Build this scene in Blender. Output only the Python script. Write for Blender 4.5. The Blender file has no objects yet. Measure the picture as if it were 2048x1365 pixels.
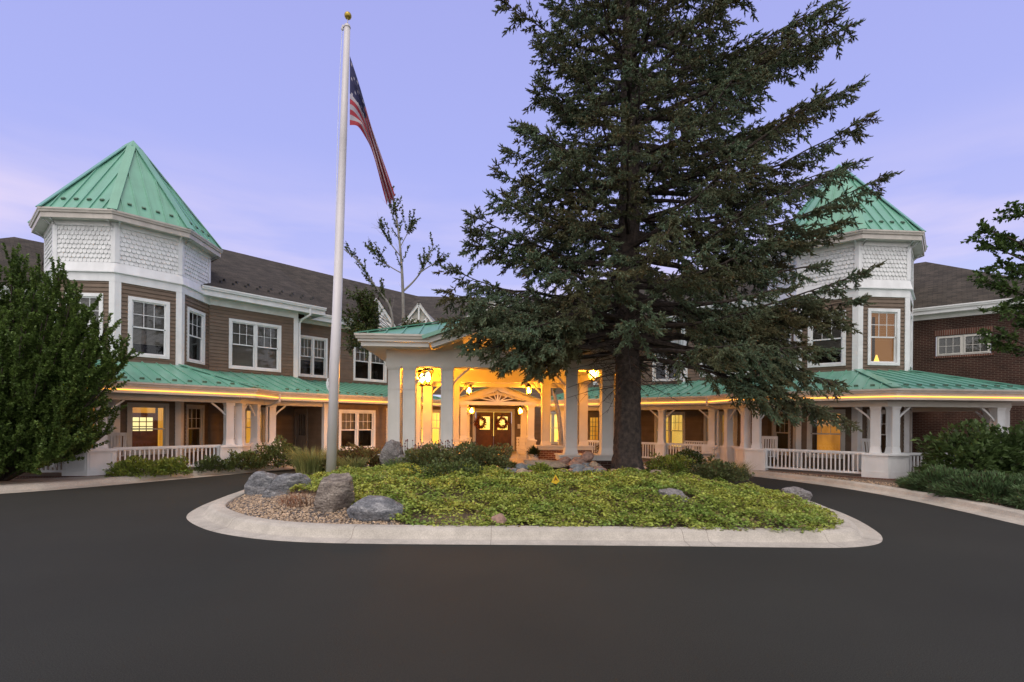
import bpy, math, random
import numpy as np
from mathutils import Vector, Matrix, noise

SC = bpy.context.scene
COL = SC.collection
R = math.radians
random.seed(7)

# ------------------------------------------------------------------ camera
CAM_H, YAW, ROLL, F_PX = 1.75, R(4.01), 0.0082, 1010.0
cam = bpy.data.cameras.new('camera')
cam.sensor_width = 36.0
cam.lens = 36.0 * F_PX / 2048.0
cam.shift_y = (843.0 - 682.5) / 2048.0
cam.clip_start, cam.clip_end = 0.1, 2000.0
cam_ob = bpy.data.objects.new('camera', cam)
COL.objects.link(cam_ob)
cam_ob.matrix_world = (Matrix.Translation((0, 0, CAM_H)) @ Matrix.Rotation(-YAW, 4, 'Z')
                       @ Matrix.Rotation(R(90), 4, 'X') @ Matrix.Rotation(ROLL, 4, 'Z'))
SC.camera = cam_ob

# ------------------------------------------------------------------ sky and sun (dusk, soft light)
SC.view_settings.view_transform = 'Standard'
SC.view_settings.look = 'None'
SC.view_settings.exposure = 0.0
SC.view_settings.gamma = 1.0
SUN_EL, SUN_AZ = R(62), R(200)
world = bpy.data.worlds.new('World')
SC.world = world
world.use_nodes = True
wn, wl = world.node_tree.nodes, world.node_tree.links
wn.clear()
w_out = wn.new('ShaderNodeOutputWorld')
bg = wn.new('ShaderNodeBackground')
tc = wn.new('ShaderNodeTexCoord')
sep = wn.new('ShaderNodeSeparateXYZ')
wl.new(tc.outputs['Generated'], sep.inputs[0])
ramp = wn.new('ShaderNodeValToRGB')
wl.new(sep.outputs['Z'], ramp.inputs[0])
els = ramp.color_ramp.elements
stops = [(0.0, (.68, .74, .97)), (.12, (.60, .68, .98)), (.26, (.50, .52, .95)), (.42, (.42, .46, .93)),
         (.66, (.385, .41, .86)), (.80, (.55, .52, .70)), (1.0, (.82, .72, .60))]
els[0].position, els[0].color = stops[0][0], (*stops[0][1], 1)
els[1].position, els[1].color = stops[-1][0], (*stops[-1][1], 1)
for p_, c_ in stops[1:-1]:
    e_ = els.new(p_); e_.color = (*c_, 1)
# thin lilac cloud streaks low in the sky
cmap = wn.new('ShaderNodeMapping'); cmap.inputs['Scale'].default_value = (1.6, 1.6, 9.0)
wl.new(tc.outputs['Generated'], cmap.inputs['Vector'])
cn = wn.new('ShaderNodeTexNoise'); cn.inputs['Scale'].default_value = 1.7; cn.inputs['Detail'].default_value = 5
wl.new(cmap.outputs[0], cn.inputs['Vector'])
cr = wn.new('ShaderNodeValToRGB')
cr.color_ramp.elements[0].position = .38; cr.color_ramp.elements[0].color = (0, 0, 0, 1)
cr.color_ramp.elements[1].position = .68; cr.color_ramp.elements[1].color = (1, 1, 1, 1)
wl.new(cn.outputs[0], cr.inputs[0])
lowm = wn.new('ShaderNodeMapRange'); lowm.interpolation_type = 'SMOOTHSTEP'
lowm.inputs[1].default_value = .46; lowm.inputs[2].default_value = .20
lowm.inputs[3].default_value = 0; lowm.inputs[4].default_value = .95
wl.new(sep.outputs['Z'], lowm.inputs[0])
cm = wn.new('ShaderNodeMath'); cm.operation = 'MULTIPLY'
wl.new(cr.outputs[0], cm.inputs[0]); wl.new(lowm.outputs[0], cm.inputs[1])
mixc = wn.new('ShaderNodeMix'); mixc.data_type = 'RGBA'
wl.new(cm.outputs[0], mixc.inputs[0]); wl.new(ramp.outputs[0], mixc.inputs[6])
mixc.inputs[7].default_value = (.90, .76, .95, 1)
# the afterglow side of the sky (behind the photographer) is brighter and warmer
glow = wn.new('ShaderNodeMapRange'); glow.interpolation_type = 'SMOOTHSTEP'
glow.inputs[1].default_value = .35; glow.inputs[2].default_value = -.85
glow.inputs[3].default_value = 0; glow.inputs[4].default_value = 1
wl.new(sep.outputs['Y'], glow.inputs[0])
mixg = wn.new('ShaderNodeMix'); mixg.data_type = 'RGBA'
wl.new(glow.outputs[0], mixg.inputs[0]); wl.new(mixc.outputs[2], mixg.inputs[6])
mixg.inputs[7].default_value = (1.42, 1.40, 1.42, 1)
nish = wn.new('ShaderNodeTexSky'); nish.sky_type = 'NISHITA'; nish.sun_disc = False
nish.sun_elevation = R(3); nish.sun_rotation = SUN_AZ
addn = wn.new('ShaderNodeMix'); addn.data_type = 'RGBA'; addn.blend_type = 'ADD'
addn.inputs[0].default_value = .02
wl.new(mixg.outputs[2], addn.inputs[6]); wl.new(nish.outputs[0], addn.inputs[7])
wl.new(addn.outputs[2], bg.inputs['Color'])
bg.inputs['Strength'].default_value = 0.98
wl.new(bg.outputs[0], w_out.inputs[0])
sun = bpy.data.lights.new('sun', 'SUN')
sun.energy = 1.2; sun.angle = R(40); sun.color = (1, .88, .74)
sun_ob = bpy.data.objects.new('sun', sun); COL.objects.link(sun_ob)
sun_ob.rotation_euler = Vector((math.sin(SUN_AZ) * math.cos(SUN_EL), math.cos(SUN_AZ) * math.cos(SUN_EL), math.sin(SUN_EL))).to_track_quat('Z', 'Y').to_euler()

# ------------------------------------------------------------------ helpers
def tag(o, label=None, cat=None, group=None, kind=None):
    if label: o['label'] = label
    if cat: o['category'] = cat
    if group: o['group'] = group
    if kind: o['kind'] = kind
    return o

ORG = {}
def empty(name, loc, label, cat, group=None, rz=0.0):
    o = bpy.data.objects.new(name, None); COL.objects.link(o)
    o.location = loc; o.rotation_euler = (0, 0, rz); o.empty_display_size = .2
    ORG[o] = Vector(loc)
    return tag(o, label, cat, group)

def copy_tree(o, parent=None):
    c = o.copy(); COL.objects.link(c)
    if parent is not None: c.parent = parent
    for ch in list(o.children): copy_tree(ch, c)
    return c

def link_mesh(name, me, mats, parent=None, smooth=False):
    for m in (mats if isinstance(mats, (list, tuple)) else [mats]): me.materials.append(m)
    o = bpy.data.objects.new(name, me); COL.objects.link(o)
    if parent is not None:
        o.parent = parent; ORG[o] = ORG.get(parent, Vector())
    if smooth: me.polygons.foreach_set('use_smooth', [True] * len(me.polygons))
    return o

class MB:
    """collects faces in world coordinates; build() links them as one mesh object"""
    def __init__(s): s.v = []; s.f = []; s.m = []
    def poly(s, pts, mi=0):
        b = len(s.v); s.v += [tuple(p) for p in pts]; s.f.append(tuple(range(b, b + len(pts)))); s.m.append(mi)
    def hexa(s, p, mi=0):
        b = len(s.v); s.v += [tuple(q) for q in p]
        for q in ((0, 3, 2, 1), (4, 5, 6, 7), (0, 1, 5, 4), (1, 2, 6, 5), (2, 3, 7, 6), (3, 0, 4, 7)):
            s.f.append(tuple(b + i for i in q)); s.m.append(mi)
    def box(s, T, u0, u1, z0, z1, w0, w1, mi=0):
        s.hexa([T(u0, w1, z0), T(u1, w1, z0), T(u1, w0, z0), T(u0, w0, z0),
                T(u0, w1, z1), T(u1, w1, z1), T(u1, w0, z1), T(u0, w0, z1)], mi)
    def taper(s, T, u, w, z0, z1, a0, a1, mi=0):
        q = lambda a, z: [T(u - a, w + a, z), T(u + a, w + a, z), T(u + a, w - a, z), T(u - a, w - a, z)]
        s.hexa(q(a0, z0) + q(a1, z1), mi)
    def prism(s, pts, off, mi=0):
        """polygon pts (3-D) extruded by vector off"""
        off = Vector(off); a = [Vector(p) for p in pts]; b = [p + off for p in a]; n = len(a); k = len(s.v)
        s.v += [tuple(p) for p in a + b]
        s.f.append(tuple(k + i for i in range(n))[::-1]); s.m.append(mi)
        s.f.append(tuple(k + n + i for i in range(n))); s.m.append(mi)
        for i in range(n):
            j = (i + 1) % n
            s.f.append((k + i, k + j, k + n + j, k + n + i)); s.m.append(mi)
    def tube(s, path, rad, n=8, mi=0, caps=True):
        P = [Vector(p) for p in path]; k = len(s.v)
        rad = rad if isinstance(rad, (list, tuple)) else [rad] * len(P)
        ref = None
        for i, p in enumerate(P):
            t = (P[min(i + 1, len(P) - 1)] - P[max(i - 1, 0)]).normalized()
            if ref is None: ref = t.orthogonal().normalized()
            ref = (ref - t * ref.dot(t)).normalized(); b = t.cross(ref)
            for j in range(n):
                a = 2 * math.pi * j / n
                s.v.append(tuple(p + (ref * math.cos(a) + b * math.sin(a)) * rad[i]))
        for i in range(len(P) - 1):
            for j in range(n):
                q = (j + 1) % n
                s.f.append((k + i * n + j, k + i * n + q, k + (i + 1) * n + q, k + (i + 1) * n + j)); s.m.append(mi)
        if caps:
            s.f.append(tuple(k + j for j in range(n))[::-1]); s.m.append(mi)
            s.f.append(tuple(k + (len(P) - 1) * n + j for j in range(n))); s.m.append(mi)
    def beam(s, a, b, w, h, mi=0, up=(0, 0, 1)):
        a, b = Vector(a), Vector(b); t = (b - a).normalized(); up = Vector(up)
        x = t.cross(up).normalized() * w / 2; y = x.cross(t).normalized() * h / 2
        s.hexa([a - x - y, a + x - y, a + x + y, a - x + y, b - x - y, b + x - y, b + x + y, b - x + y], mi)
    def lathe(s, c, prof, n=16, mi=0):
        k = len(s.v); c = Vector(c)
        for r, z in prof:
            for j in range(n):
                a = 2 * math.pi * j / n; s.v.append((c.x + r * math.cos(a), c.y + r * math.sin(a), c.z + z))
        for i in range(len(prof) - 1):
            for j in range(n):
                q = (j + 1) % n
                s.f.append((k + i * n + j, k + i * n + q, k + (i + 1) * n + q, k + (i + 1) * n + j)); s.m.append(mi)
        s.f.append(tuple(k + j for j in range(n))[::-1]); s.m.append(mi)
        e = k + (len(prof) - 1) * n; s.f.append(tuple(e + j for j in range(n))); s.m.append(mi)
    def sweep(s, path, prof, closed=False, mi=0, caps=True, fill=True):
        """path: 2-D points (outside lies to the right of the walking direction); prof: closed list of (out, z)"""
        P = [Vector((p[0], p[1])) for p in path]; n = len(P); k = len(s.v); m = len(prof)
        for i in range(n):
            d1 = P[i] - P[i - 1] if (i > 0 or closed) else P[1] - P[0]
            d2 = P[(i + 1) % n] - P[i] if (i < n - 1 or closed) else P[-1] - P[-2]
            d1.normalize(); d2.normalize()
            n1 = Vector((d1.y, -d1.x)); n2 = Vector((d2.y, -d2.x))
            mt = (n1 + n2) / max(.35, 1 + n1.dot(n2))
            for w, z in prof: s.v.append((P[i].x + mt.x * w, P[i].y + mt.y * w, z))
        for i in range(n if closed else n - 1):
            a, b = k + i * m, k + ((i + 1) % n) * m
            for j in range(m if fill else m - 1):
                q = (j + 1) % m
                s.f.append((a + j, b + j, b + q, a + q)); s.m.append(mi)
        if caps and not closed and fill:
            s.f.append(tuple(k + j for j in range(m))); s.m.append(mi)
            s.f.append(tuple(k + (n - 1) * m + j for j in range(m))[::-1]); s.m.append(mi)
    def build(s, name, mats, parent=None, smooth=False):
        me = bpy.data.meshes.new(name)
        org = ORG.get(parent, Vector()) if parent is not None else Vector()
        V = np.array(s.v, dtype=np.float64)
        Vl = V - np.array(org)
        me.from_pydata(Vl.tolist(), [], s.f)
        if isinstance(mats, (list, tuple)): me.polygons.foreach_set('material_index', s.m)
        me.update()
        # UVs in metres: box projection along each face's own slope
        uv = me.uv_layers.new(name='uv')
        nv = np.zeros(len(me.polygons) * 3); me.polygons.foreach_get('normal', nv); nv = nv.reshape(-1, 3)
        lv = np.zeros(len(me.loops), dtype=np.int64); me.loops.foreach_get('vertex_index', lv)
        lt = np.zeros(len(me.polygons), dtype=np.int64); me.polygons.foreach_get('loop_total', lt)
        nf = np.repeat(nv, lt, axis=0)
        flat = np.abs(nf[:, 2]) > .985
        t = np.stack([-nf[:, 1], nf[:, 0], np.zeros(len(nf))], 1)
        ln = np.linalg.norm(t, axis=1, keepdims=True); t = np.where(ln > 1e-6, t / np.maximum(ln, 1e-9), [[1., 0, 0]])
        t[flat] = (1, 0, 0); b = np.cross(nf, t); b[flat] = (0, 1, 0)
        co = V[lv]
        UV = np.stack([(co * t).sum(1), (co * b).sum(1)], 1).astype(np.float32)
        uv.data.foreach_set('uv', UV.ravel())
        return link_mesh(name, me, mats, parent, smooth)

def FR(p, d):
    """wall frame: u along d (left to right seen from outside), w outward, z up"""
    px, py = p[0], p[1]; l = math.hypot(d[0], d[1]); dx, dy = d[0] / l, d[1] / l
    return lambda u, w, z: (px + dx * u + dy * w, py + dy * u - dx * w, z)

def FAB(a, b): return FR(a, (b[0] - a[0], b[1] - a[1])), math.hypot(b[0] - a[0], b[1] - a[1])

def np_tris(name, V, Fc, mats, parent=None, mat_index=None, smooth=False):
    """fast triangle mesh from numpy arrays (world coordinates)"""
    me = bpy.data.meshes.new(name)
    org = np.array(ORG.get(parent, Vector())) if parent is not None else np.zeros(3)
    V = np.asarray(V, dtype=np.float32) - org.astype(np.float32); Fc = np.asarray(Fc, dtype=np.int32)
    me.vertices.add(len(V)); me.vertices.foreach_set('co', V.ravel())
    me.loops.add(Fc.size); me.loops.foreach_set('vertex_index', Fc.ravel())
    me.polygons.add(len(Fc)); me.polygons.foreach_set('loop_start', np.arange(0, Fc.size, 3, dtype=np.int32))
    me.polygons.foreach_set('loop_total', np.full(len(Fc), 3, dtype=np.int32))
    if mat_index is not None: me.polygons.foreach_set('material_index', np.asarray(mat_index, dtype=np.int32))
    me.update(calc_edges=True)
    return link_mesh(name, me, mats, parent, smooth)

def stamp(tv, tf, M, P):
    """copies of a small template: M (n,3,3) maps template axes, P (n,3)"""
    V = np.einsum('nij,kj->nki', M, tv) + P[:, None, :]
    Fc = tf[None] + (np.arange(len(P)) * len(tv))[:, None, None]
    return V.reshape(-1, 3), Fc.reshape(-1, 3)

def frames(X, up=None, roll=None):
    """orthonormal frames with first axis X (n,3)"""
    X = X / np.linalg.norm(X, axis=1, keepdims=True)
    U = np.tile([0, 0, 1.], (len(X), 1)) if up is None else up
    Y = np.cross(U, X); l = np.linalg.norm(Y, axis=1, keepdims=True)
    Y = np.where(l < 1e-4, [[0, 1., 0]], Y / np.maximum(l, 1e-9)); Z = np.cross(X, Y)
    if roll is not None:
        c, s_ = np.cos(roll)[:, None], np.sin(roll)[:, None]
        Y, Z = Y * c + Z * s_, Z * c - Y * s_
    return np.stack([X, Y, Z], 2)

# ------------------------------------------------------------------ materials
def mk(name, col, rough=.6, var=.12, scale=6.0, bump=0.0, bscale=40.0, metal=0.0, col2=None, coord='Object', spec=.4, island=0.0, detail=4, two=None):
    m = bpy.data.materials.new(name); m.use_nodes = True
    nt = m.node_tree; n, l = nt.nodes, nt.links
    p = n['Principled BSDF']; p.inputs['Roughness'].default_value = rough; p.inputs['Metallic'].default_value = metal
    p.inputs['Specular IOR Level'].default_value = spec
    t = n.new('ShaderNodeTexCoord')
    nz = n.new('ShaderNodeTexNoise'); nz.inputs['Scale'].default_value = scale; nz.inputs['Detail'].default_value = detail
    l.new(t.outputs[coord], nz.inputs['Vector'])
    c2 = col2 or tuple(c * (1 - var) for c in col); c1 = col if col2 else tuple(min(1, c * (1 + var)) for c in col)
    mr = n.new('ShaderNodeMapRange'); mr.inputs[1].default_value = .34; mr.inputs[2].default_value = .66
    l.new(nz.outputs[0], mr.inputs[0])
    mx = n.new('ShaderNodeMix'); mx.data_type = 'RGBA'
    mx.inputs[6].default_value = (*c1, 1); mx.inputs[7].default_value = (*c2, 1)
    l.new(mr.outputs[0], mx.inputs[0]); out = mx.outputs[2]
    if island or two:
        g = n.new('ShaderNodeNewGeometry')
        if two:
            mt = n.new('ShaderNodeMix'); mt.data_type = 'RGBA'; mt.inputs[7].default_value = (*two[0], 1)
            ct = n.new('ShaderNodeMath'); ct.operation = 'LESS_THAN'; ct.inputs[1].default_value = two[1]
            l.new(g.outputs['Random Per Island'], ct.inputs[0]); l.new(ct.outputs[0], mt.inputs[0])
            l.new(out, mt.inputs[6]); out = mt.outputs[2]
        if island:
            h = n.new('ShaderNodeHueSaturation')
            v = n.new('ShaderNodeMapRange'); v.inputs[3].default_value = 1 - island; v.inputs[4].default_value = 1 + island
            l.new(g.outputs['Random Per Island'], v.inputs[0]); l.new(v.outputs[0], h.inputs['Value'])
            l.new(out, h.inputs['Color']); out = h.outputs[0]
    l.new(out, p.inputs['Base Color'])
    if bump:
        b = n.new('ShaderNodeTexNoise'); b.inputs['Scale'].default_value = bscale; b.inputs['Detail'].default_value = 5
        l.new(t.outputs[coord], b.inputs['Vector'])
        bp = n.new('ShaderNodeBump'); bp.inputs['Strength'].default_value = bump; bp.inputs['Distance'].default_value = .02
        l.new(b.outputs[0], bp.inputs['Height']); l.new(bp.outputs[0], p.inputs['Normal'])
    return m

def leafy(m, trans=.25):
    """adds light passing through thin leaves"""
    nt = m.node_tree; n, l = nt.nodes, nt.links; p = n['Principled BSDF']
    tr = n.new('ShaderNodeBsdfTranslucent'); mx = n.new('ShaderNodeMixShader'); mx.inputs[0].default_value = trans
    src = p.inputs['Base Color'].links[0].from_socket
    l.new(src, tr.inputs['Color']); l.new(p.outputs[0], mx.inputs[1]); l.new(tr.outputs[0], mx.inputs[2])
    l.new(mx.outputs[0], n['Material Output'].inputs[0]); return m

def bricky(name, c1, c2, mortar, bw, rh, ms, rough=.85, bump=.5, offset=.5, dark=None, noise_s=2.0):
    m = bpy.data.materials.new(name); m.use_nodes = True
    n, l = m.node_tree.nodes, m.node_tree.links; p = n['Principled BSDF']; p.inputs['Roughness'].default_value = rough
    p.inputs['Specular IOR Level'].default_value = .25
    t = n.new('ShaderNodeTexCoord'); br = n.new('ShaderNodeTexBrick'); br.offset = offset
    br.inputs['Color1'].default_value = (*c1, 1); br.inputs['Color2'].default_value = (*c2, 1); br.inputs['Mortar'].default_value = (*mortar, 1)
    br.inputs['Scale'].default_value = 1; br.inputs['Mortar Size'].default_value = ms; br.inputs['Brick Width'].default_value = bw
    br.inputs['Row Height'].default_value = rh; br.inputs['Bias'].default_value = 0; br.inputs['Mortar Smooth'].default_value = .1
    l.new(t.outputs['UV'], br.inputs['Vector'])
    nz = n.new('ShaderNodeTexNoise'); nz.inputs['Scale'].default_value = noise_s; nz.inputs['Detail'].default_value = 6; l.new(t.outputs['Object'], nz.inputs['Vector'])
    h = n.new('ShaderNodeHueSaturation'); v = n.new('ShaderNodeMapRange'); v.inputs[1].default_value = .3; v.inputs[2].default_value = .7
    v.inputs[3].default_value = .75; v.inputs[4].default_value = 1.25
    l.new(nz.outputs[0], v.inputs[0]); l.new(v.outputs[0], h.inputs['Value']); l.new(br.outputs[0], h.inputs['Color']); l.new(h.outputs[0], p.inputs['Base Color'])
    bp = n.new('ShaderNodeBump'); bp.invert = True; bp.inputs['Strength'].default_value = bump; bp.inputs['Distance'].default_value = .01
    l.new(br.outputs['Fac'], bp.inputs['Height']); l.new(bp.outputs[0], p.inputs['Normal'])
    return m

def emis(name, col, strength, noise_scale=None, col2=None):
    m = bpy.data.materials.new(name); m.use_nodes = True
    n, l = m.node_tree.nodes, m.node_tree.links; n.clear()
    o = n.new('ShaderNodeOutputMaterial'); e = n.new('ShaderNodeEmission'); e.inputs[0].default_value = (*col, 1); e.inputs[1].default_value = strength
    if noise_scale:
        t = n.new('ShaderNodeTexCoord'); z = n.new('ShaderNodeTexNoise'); z.inputs['Scale'].default_value = noise_scale; z.inputs['Detail'].default_value = 3
        mp = n.new('ShaderNodeMapping'); mp.inputs['Scale'].default_value = (1, 1, .35); l.new(t.outputs['Object'], mp.inputs[0])
        l.new(mp.outputs[0], z.inputs['Vector']); mr = n.new('ShaderNodeMapRange'); mr.inputs[1].default_value = .35; mr.inputs[2].default_value = .65
        l.new(z.outputs[0], mr.inputs[0]); mx = n.new('ShaderNodeMix'); mx.data_type = 'RGBA'
        mx.inputs[6].default_value = (*col, 1); mx.inputs[7].default_value = (*(col2 or col), 1)
        l.new(mr.outputs[0], mx.inputs[0]); l.new(mx.outputs[2], e.inputs[0])
    l.new(e.outputs[0], o.inputs[0]); return m

def glass(name, tint=(1, 1, 1), base=.05):
    m = bpy.data.materials.new(name); m.use_nodes = True
    n, l = m.node_tree.nodes, m.node_tree.links; n.clear()
    o = n.new('ShaderNodeOutputMaterial'); a = n.new('ShaderNodeBsdfTransparent'); a.inputs[0].default_value = (*tint, 1)
    g = n.new('ShaderNodeBsdfGlossy'); g.inputs['Roughness'].default_value = .02; g.inputs[0].default_value = (.9, .92, .95, 1)
    fr = n.new('ShaderNodeFresnel'); fr.inputs[0].default_value = 1.5
    ad = n.new('ShaderNodeMath'); ad.inputs[1].default_value = base; l.new(fr.outputs[0], ad.inputs[0])
    # slight waviness of real panes
    t = n.new('ShaderNodeTexCoord'); z = n.new('ShaderNodeTexNoise'); z.inputs['Scale'].default_value = 1.3; l.new(t.outputs['Object'], z.inputs['Vector'])
    bp = n.new('ShaderNodeBump'); bp.inputs['Strength'].default_value = .04; l.new(z.outputs[0], bp.inputs['Height']); l.new(bp.outputs[0], g.inputs['Normal'])
    mx = n.new('ShaderNodeMixShader'); l.new(ad.outputs[0], mx.inputs[0]); l.new(a.outputs[0], mx.inputs[1]); l.new(g.outputs[0], mx.inputs[2])
    l.new(mx.outputs[0], o.inputs[0]); return m

M = dict(
    siding=mk('brown_siding', (.165, .118, .085), .55, .10, 3, .05, 60, spec=.35),
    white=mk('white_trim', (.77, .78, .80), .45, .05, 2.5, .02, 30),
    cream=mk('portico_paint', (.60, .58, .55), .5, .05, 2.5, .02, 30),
    scallop=mk('white_shingle', (.74, .75, .76), .55, .07, 5, .05, 50, island=.05),
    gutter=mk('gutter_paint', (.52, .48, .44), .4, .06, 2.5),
    soffit=mk('soffit_paint_gable_shade', (.55, .54, .50), .6, .05, 3),
    green=mk('green_metal_roof', (.150, .37, .275), .34, .06, 1.4, .015, 12, spec=.75),
    guard=mk('snow_guard_metal', (.11, .17, .125), .5, .2, 20),
    shingle=bricky('asphalt_shingle', (.076, .063, .052), (.046, .040, .034), (.024, .021, .019), .33, .14, .008, .9, .5),
    brick=bricky('red_brick', (.052, .019, .014), (.034, .014, .011), (.10, .075, .06), .21, .075, .011, .85, .5),
    brick2=bricky('planter_brick', (.19, .065, .04), (.12, .04, .028), (.30, .23, .18), .21, .075, .011, .85, .5),
    rowlock=bricky('rowlock_brick', (.16, .06, .042), (.11, .042, .03), (.24, .19, .16), .075, .5, .01, .85, .5, offset=0),
    asphalt=mk('asphalt', (.030, .0302, .0268), .85, .10, .35, .35, 160, spec=.2),
    concrete=mk('concrete', (.45, .41, .36), .88, .10, 5, .2, 90, detail=10),
    porchfloor=mk('porch_floor', (.30, .25, .22), .8, .12, 3, .1, 60),
    soil=mk('soil', (.075, .055, .042), .95, .3, 9, .5, 40),
    mulch=mk('mulch', (.16, .115, .085), .95, .35, 30, .6, 50),
    room=mk('dark_room', (.05, .043, .038), .9, .3, 2),
    blind=mk('blind_slat', (.50, .47, .43), .6, .05, 4),
    curtain=mk('curtain', (.40, .38, .34), .8, .08, 3),
    door=mk('door_paint', (.22, .18, .15), .45, .08, 3),
    wood=mk('entry_door_wood', (.10, .032, .014), .4, .25, 5),
    pole=mk('flagpole_paint', (.60, .57, .59), .4, .04, 2),
    gold=mk('gilded_ball', (.45, .32, .06), .35, .1, 8, metal=.6),
    black=mk('black_metal', (.02, .02, .02), .4, .1, 8),
    bark=mk('spruce_bark', (.075, .055, .046), .95, .5, 9, 1.0, 22, col2=(.028, .022, .020)),
    paper_bark=mk('aspen_bark', (.27, .25, .23), .8, .2, 6, .3, 20),
    twig=mk('twig_bark', (.055, .042, .034), .95, .3, 8),
    glass=glass('window_glass', (.93, .95, .95), .005),
    glassw=glass('lantern_glass', (1, .95, .85), .02),
    lit=emis('lit_room', (.95, .45, .06), .85, 1.6, (.55, .20, .02)),
    litb=emis('lit_room_bright', (1.0, .70, .16), 1.9, 1.5, (.95, .50, .06)),
    dim=emis('dim_room', (.60, .24, .035), .9, 1.8, (.20, .07, .014)),
    lead=mk('lead_flashing', (.20, .20, .21), .5, .15, 6),
    amber=emis('amber_room', (.60, .24, .035), .42, 1.6, (.45, .16, .02)),
    litpane=emis('lit_inner_pane', (1.0, .82, .36), 1.3),
    rope=emis('rope_light_glow', (1.0, .40, .045), 3.6),
    bulb=emis('lantern_bulb', (1.0, .36, .018), 850.0),
)

def modulate(m, scale, lo, hi, coord='Object', stretch=(1, 1, 1), detail=3, p0=.35, p1=.65):
    """multiplies a material's colour by a second, finer wear pattern"""
    n, l = m.node_tree.nodes, m.node_tree.links; p = n['Principled BSDF']; src = p.inputs['Base Color'].links[0].from_socket
    t = n.new('ShaderNodeTexCoord'); mp = n.new('ShaderNodeMapping'); mp.inputs['Scale'].default_value = stretch; l.new(t.outputs[coord], mp.inputs[0])
    z = n.new('ShaderNodeTexNoise'); z.inputs['Scale'].default_value = scale; z.inputs['Detail'].default_value = detail; l.new(mp.outputs[0], z.inputs['Vector'])
    v = n.new('ShaderNodeMapRange'); v.inputs[1].default_value = p0; v.inputs[2].default_value = p1; v.inputs[3].default_value = lo; v.inputs[4].default_value = hi; l.new(z.outputs[0], v.inputs[0])
    h = n.new('ShaderNodeHueSaturation'); l.new(v.outputs[0], h.inputs['Value']); l.new(src, h.inputs['Color']); l.new(h.outputs[0], p.inputs['Base Color']); return m
modulate(M['asphalt'], 110, .72, 1.32, detail=2); modulate(M['asphalt'], .16, .93, 1.07, stretch=(.35, 1, 1), detail=5)
modulate(M['green'], 1.0, .92, 1.07, 'UV', (5.5, .35, 1), 5)
modulate(M['concrete'], 60, .86, 1.12, detail=4); modulate(M['concrete'], .9, .90, 1.08, detail=8)
modulate(M['white'], 1.0, .93, 1.04, 'UV', (3, .5, 1), 5); modulate(M['gutter'], 1.0, .88, 1.06, 'UV', (4, .8, 1), 5)
modulate(M['siding'], 1.0, .90, 1.08, 'UV', (.5, 7.4, 1), 2)
# ------------------------------------------------------------------ plan of the building
LC = (-12.9, 19.85)                       # axis of the corner tower
def O(r, k):
    a = R(22.5 + 45 * k); return (LC[0] + r * math.sin(a), LC[1] - r * math.cos(a))
RW, RP, RQ = 2.475, 6.0, 5.32             # tower wall, porch gutter, porch column line
D45 = (.70711, .70711); N45 = (.70711, -.70711)
C2 = O(RW, 2)
def wing(s, off): return (C2[0] + D45[0] * s + N45[0] * off, C2[1] + D45[1] * s + N45[1] * off)
AP = math.cos(R(22.5))
def inner_corner(r, off):
    x = LC[0] + r * AP                    # where the octagon's third side meets the wing line
    return (x, C2[1] + (x - C2[0]) - off * 1.41421)

class Side:
    def __init__(s, mir): s.mir = mir
    def p(s, q): return (1.47 - q[0], q[1] - .6) if s.mir else (q[0], q[1])
    def q(s, p, z): a = s.p(p); return (a[0], a[1], z)
    def path(s, pts):
        r = [s.p(q) for q in pts]; return r[::-1] if s.mir else r
    def wall(s, a, b):
        a, b = s.p(a), s.p(b)
        return FAB(b, a) if s.mir else FAB(a, b)
    def span(s, L, a, b): return (L - b, L - a) if s.mir else (a, b)

# ------------------------------------------------------------------ builders shared by the building, porches and portico
def siding(root, name, T, L, z0, z1, holes=(), mat='siding', u0=0.0):
    """lapped boards; holes (u0,u1,z0,z1) are left open for windows and doors"""
    mb = MB(); h = .135; z = z0
    while z < z1 - .01:
        zt = min(z + h, z1); zm = (z + zt) / 2; cuts = [(u0, L)]
        for a, b, c, d in holes:
            if c - .01 < zm < d + .01:
                cuts = [q for s0, s1 in cuts for q in ((s0, min(s1, a)), (max(s0, b), s1)) if q[1] - q[0] > .01]
        for s0, s1 in cuts:
            mb.poly([T(s0, .030, z), T(s1, .030, z), T(s1, .004, zt), T(s0, .004, zt)])
            mb.poly([T(s0, 0, z), T(s1, 0, z), T(s1, .030, z), T(s0, .030, z)])
        z = zt
    return mb.build(name, M[mat], root)

def plainwall(root, name, T, L, z0, z1, holes=(), mat='brick', u0=0.0, th=.12):
    mb = MB(); us = sorted({u0, L, *[x for h in holes for x in h[:2]]}); zs = sorted({z0, z1, *[x for h in holes for x in h[2:]]})
    for a, b in zip(us, us[1:]):
        for c, d in zip(zs, zs[1:]):
            if any(h[0] <= (a + b) / 2 <= h[1] and h[2] <= (c + d) / 2 <= h[3] for h in holes): continue
            mb.poly([T(a, 0, c), T(b, 0, c), T(b, 0, d), T(a, 0, d)])
    for a, b, c, d in holes:              # reveals
        for q in (((a, c), (b, c)), ((b, c), (b, d)), ((b, d), (a, d)), ((a, d), (a, c))):
            (x0, y0), (x1, y1) = q; mb.poly([T(x0, 0, y0), T(x1, 0, y1), T(x1, -th, y1), T(x0, -th, y0)])
    return mb.build(name, M[mat], root)

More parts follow.
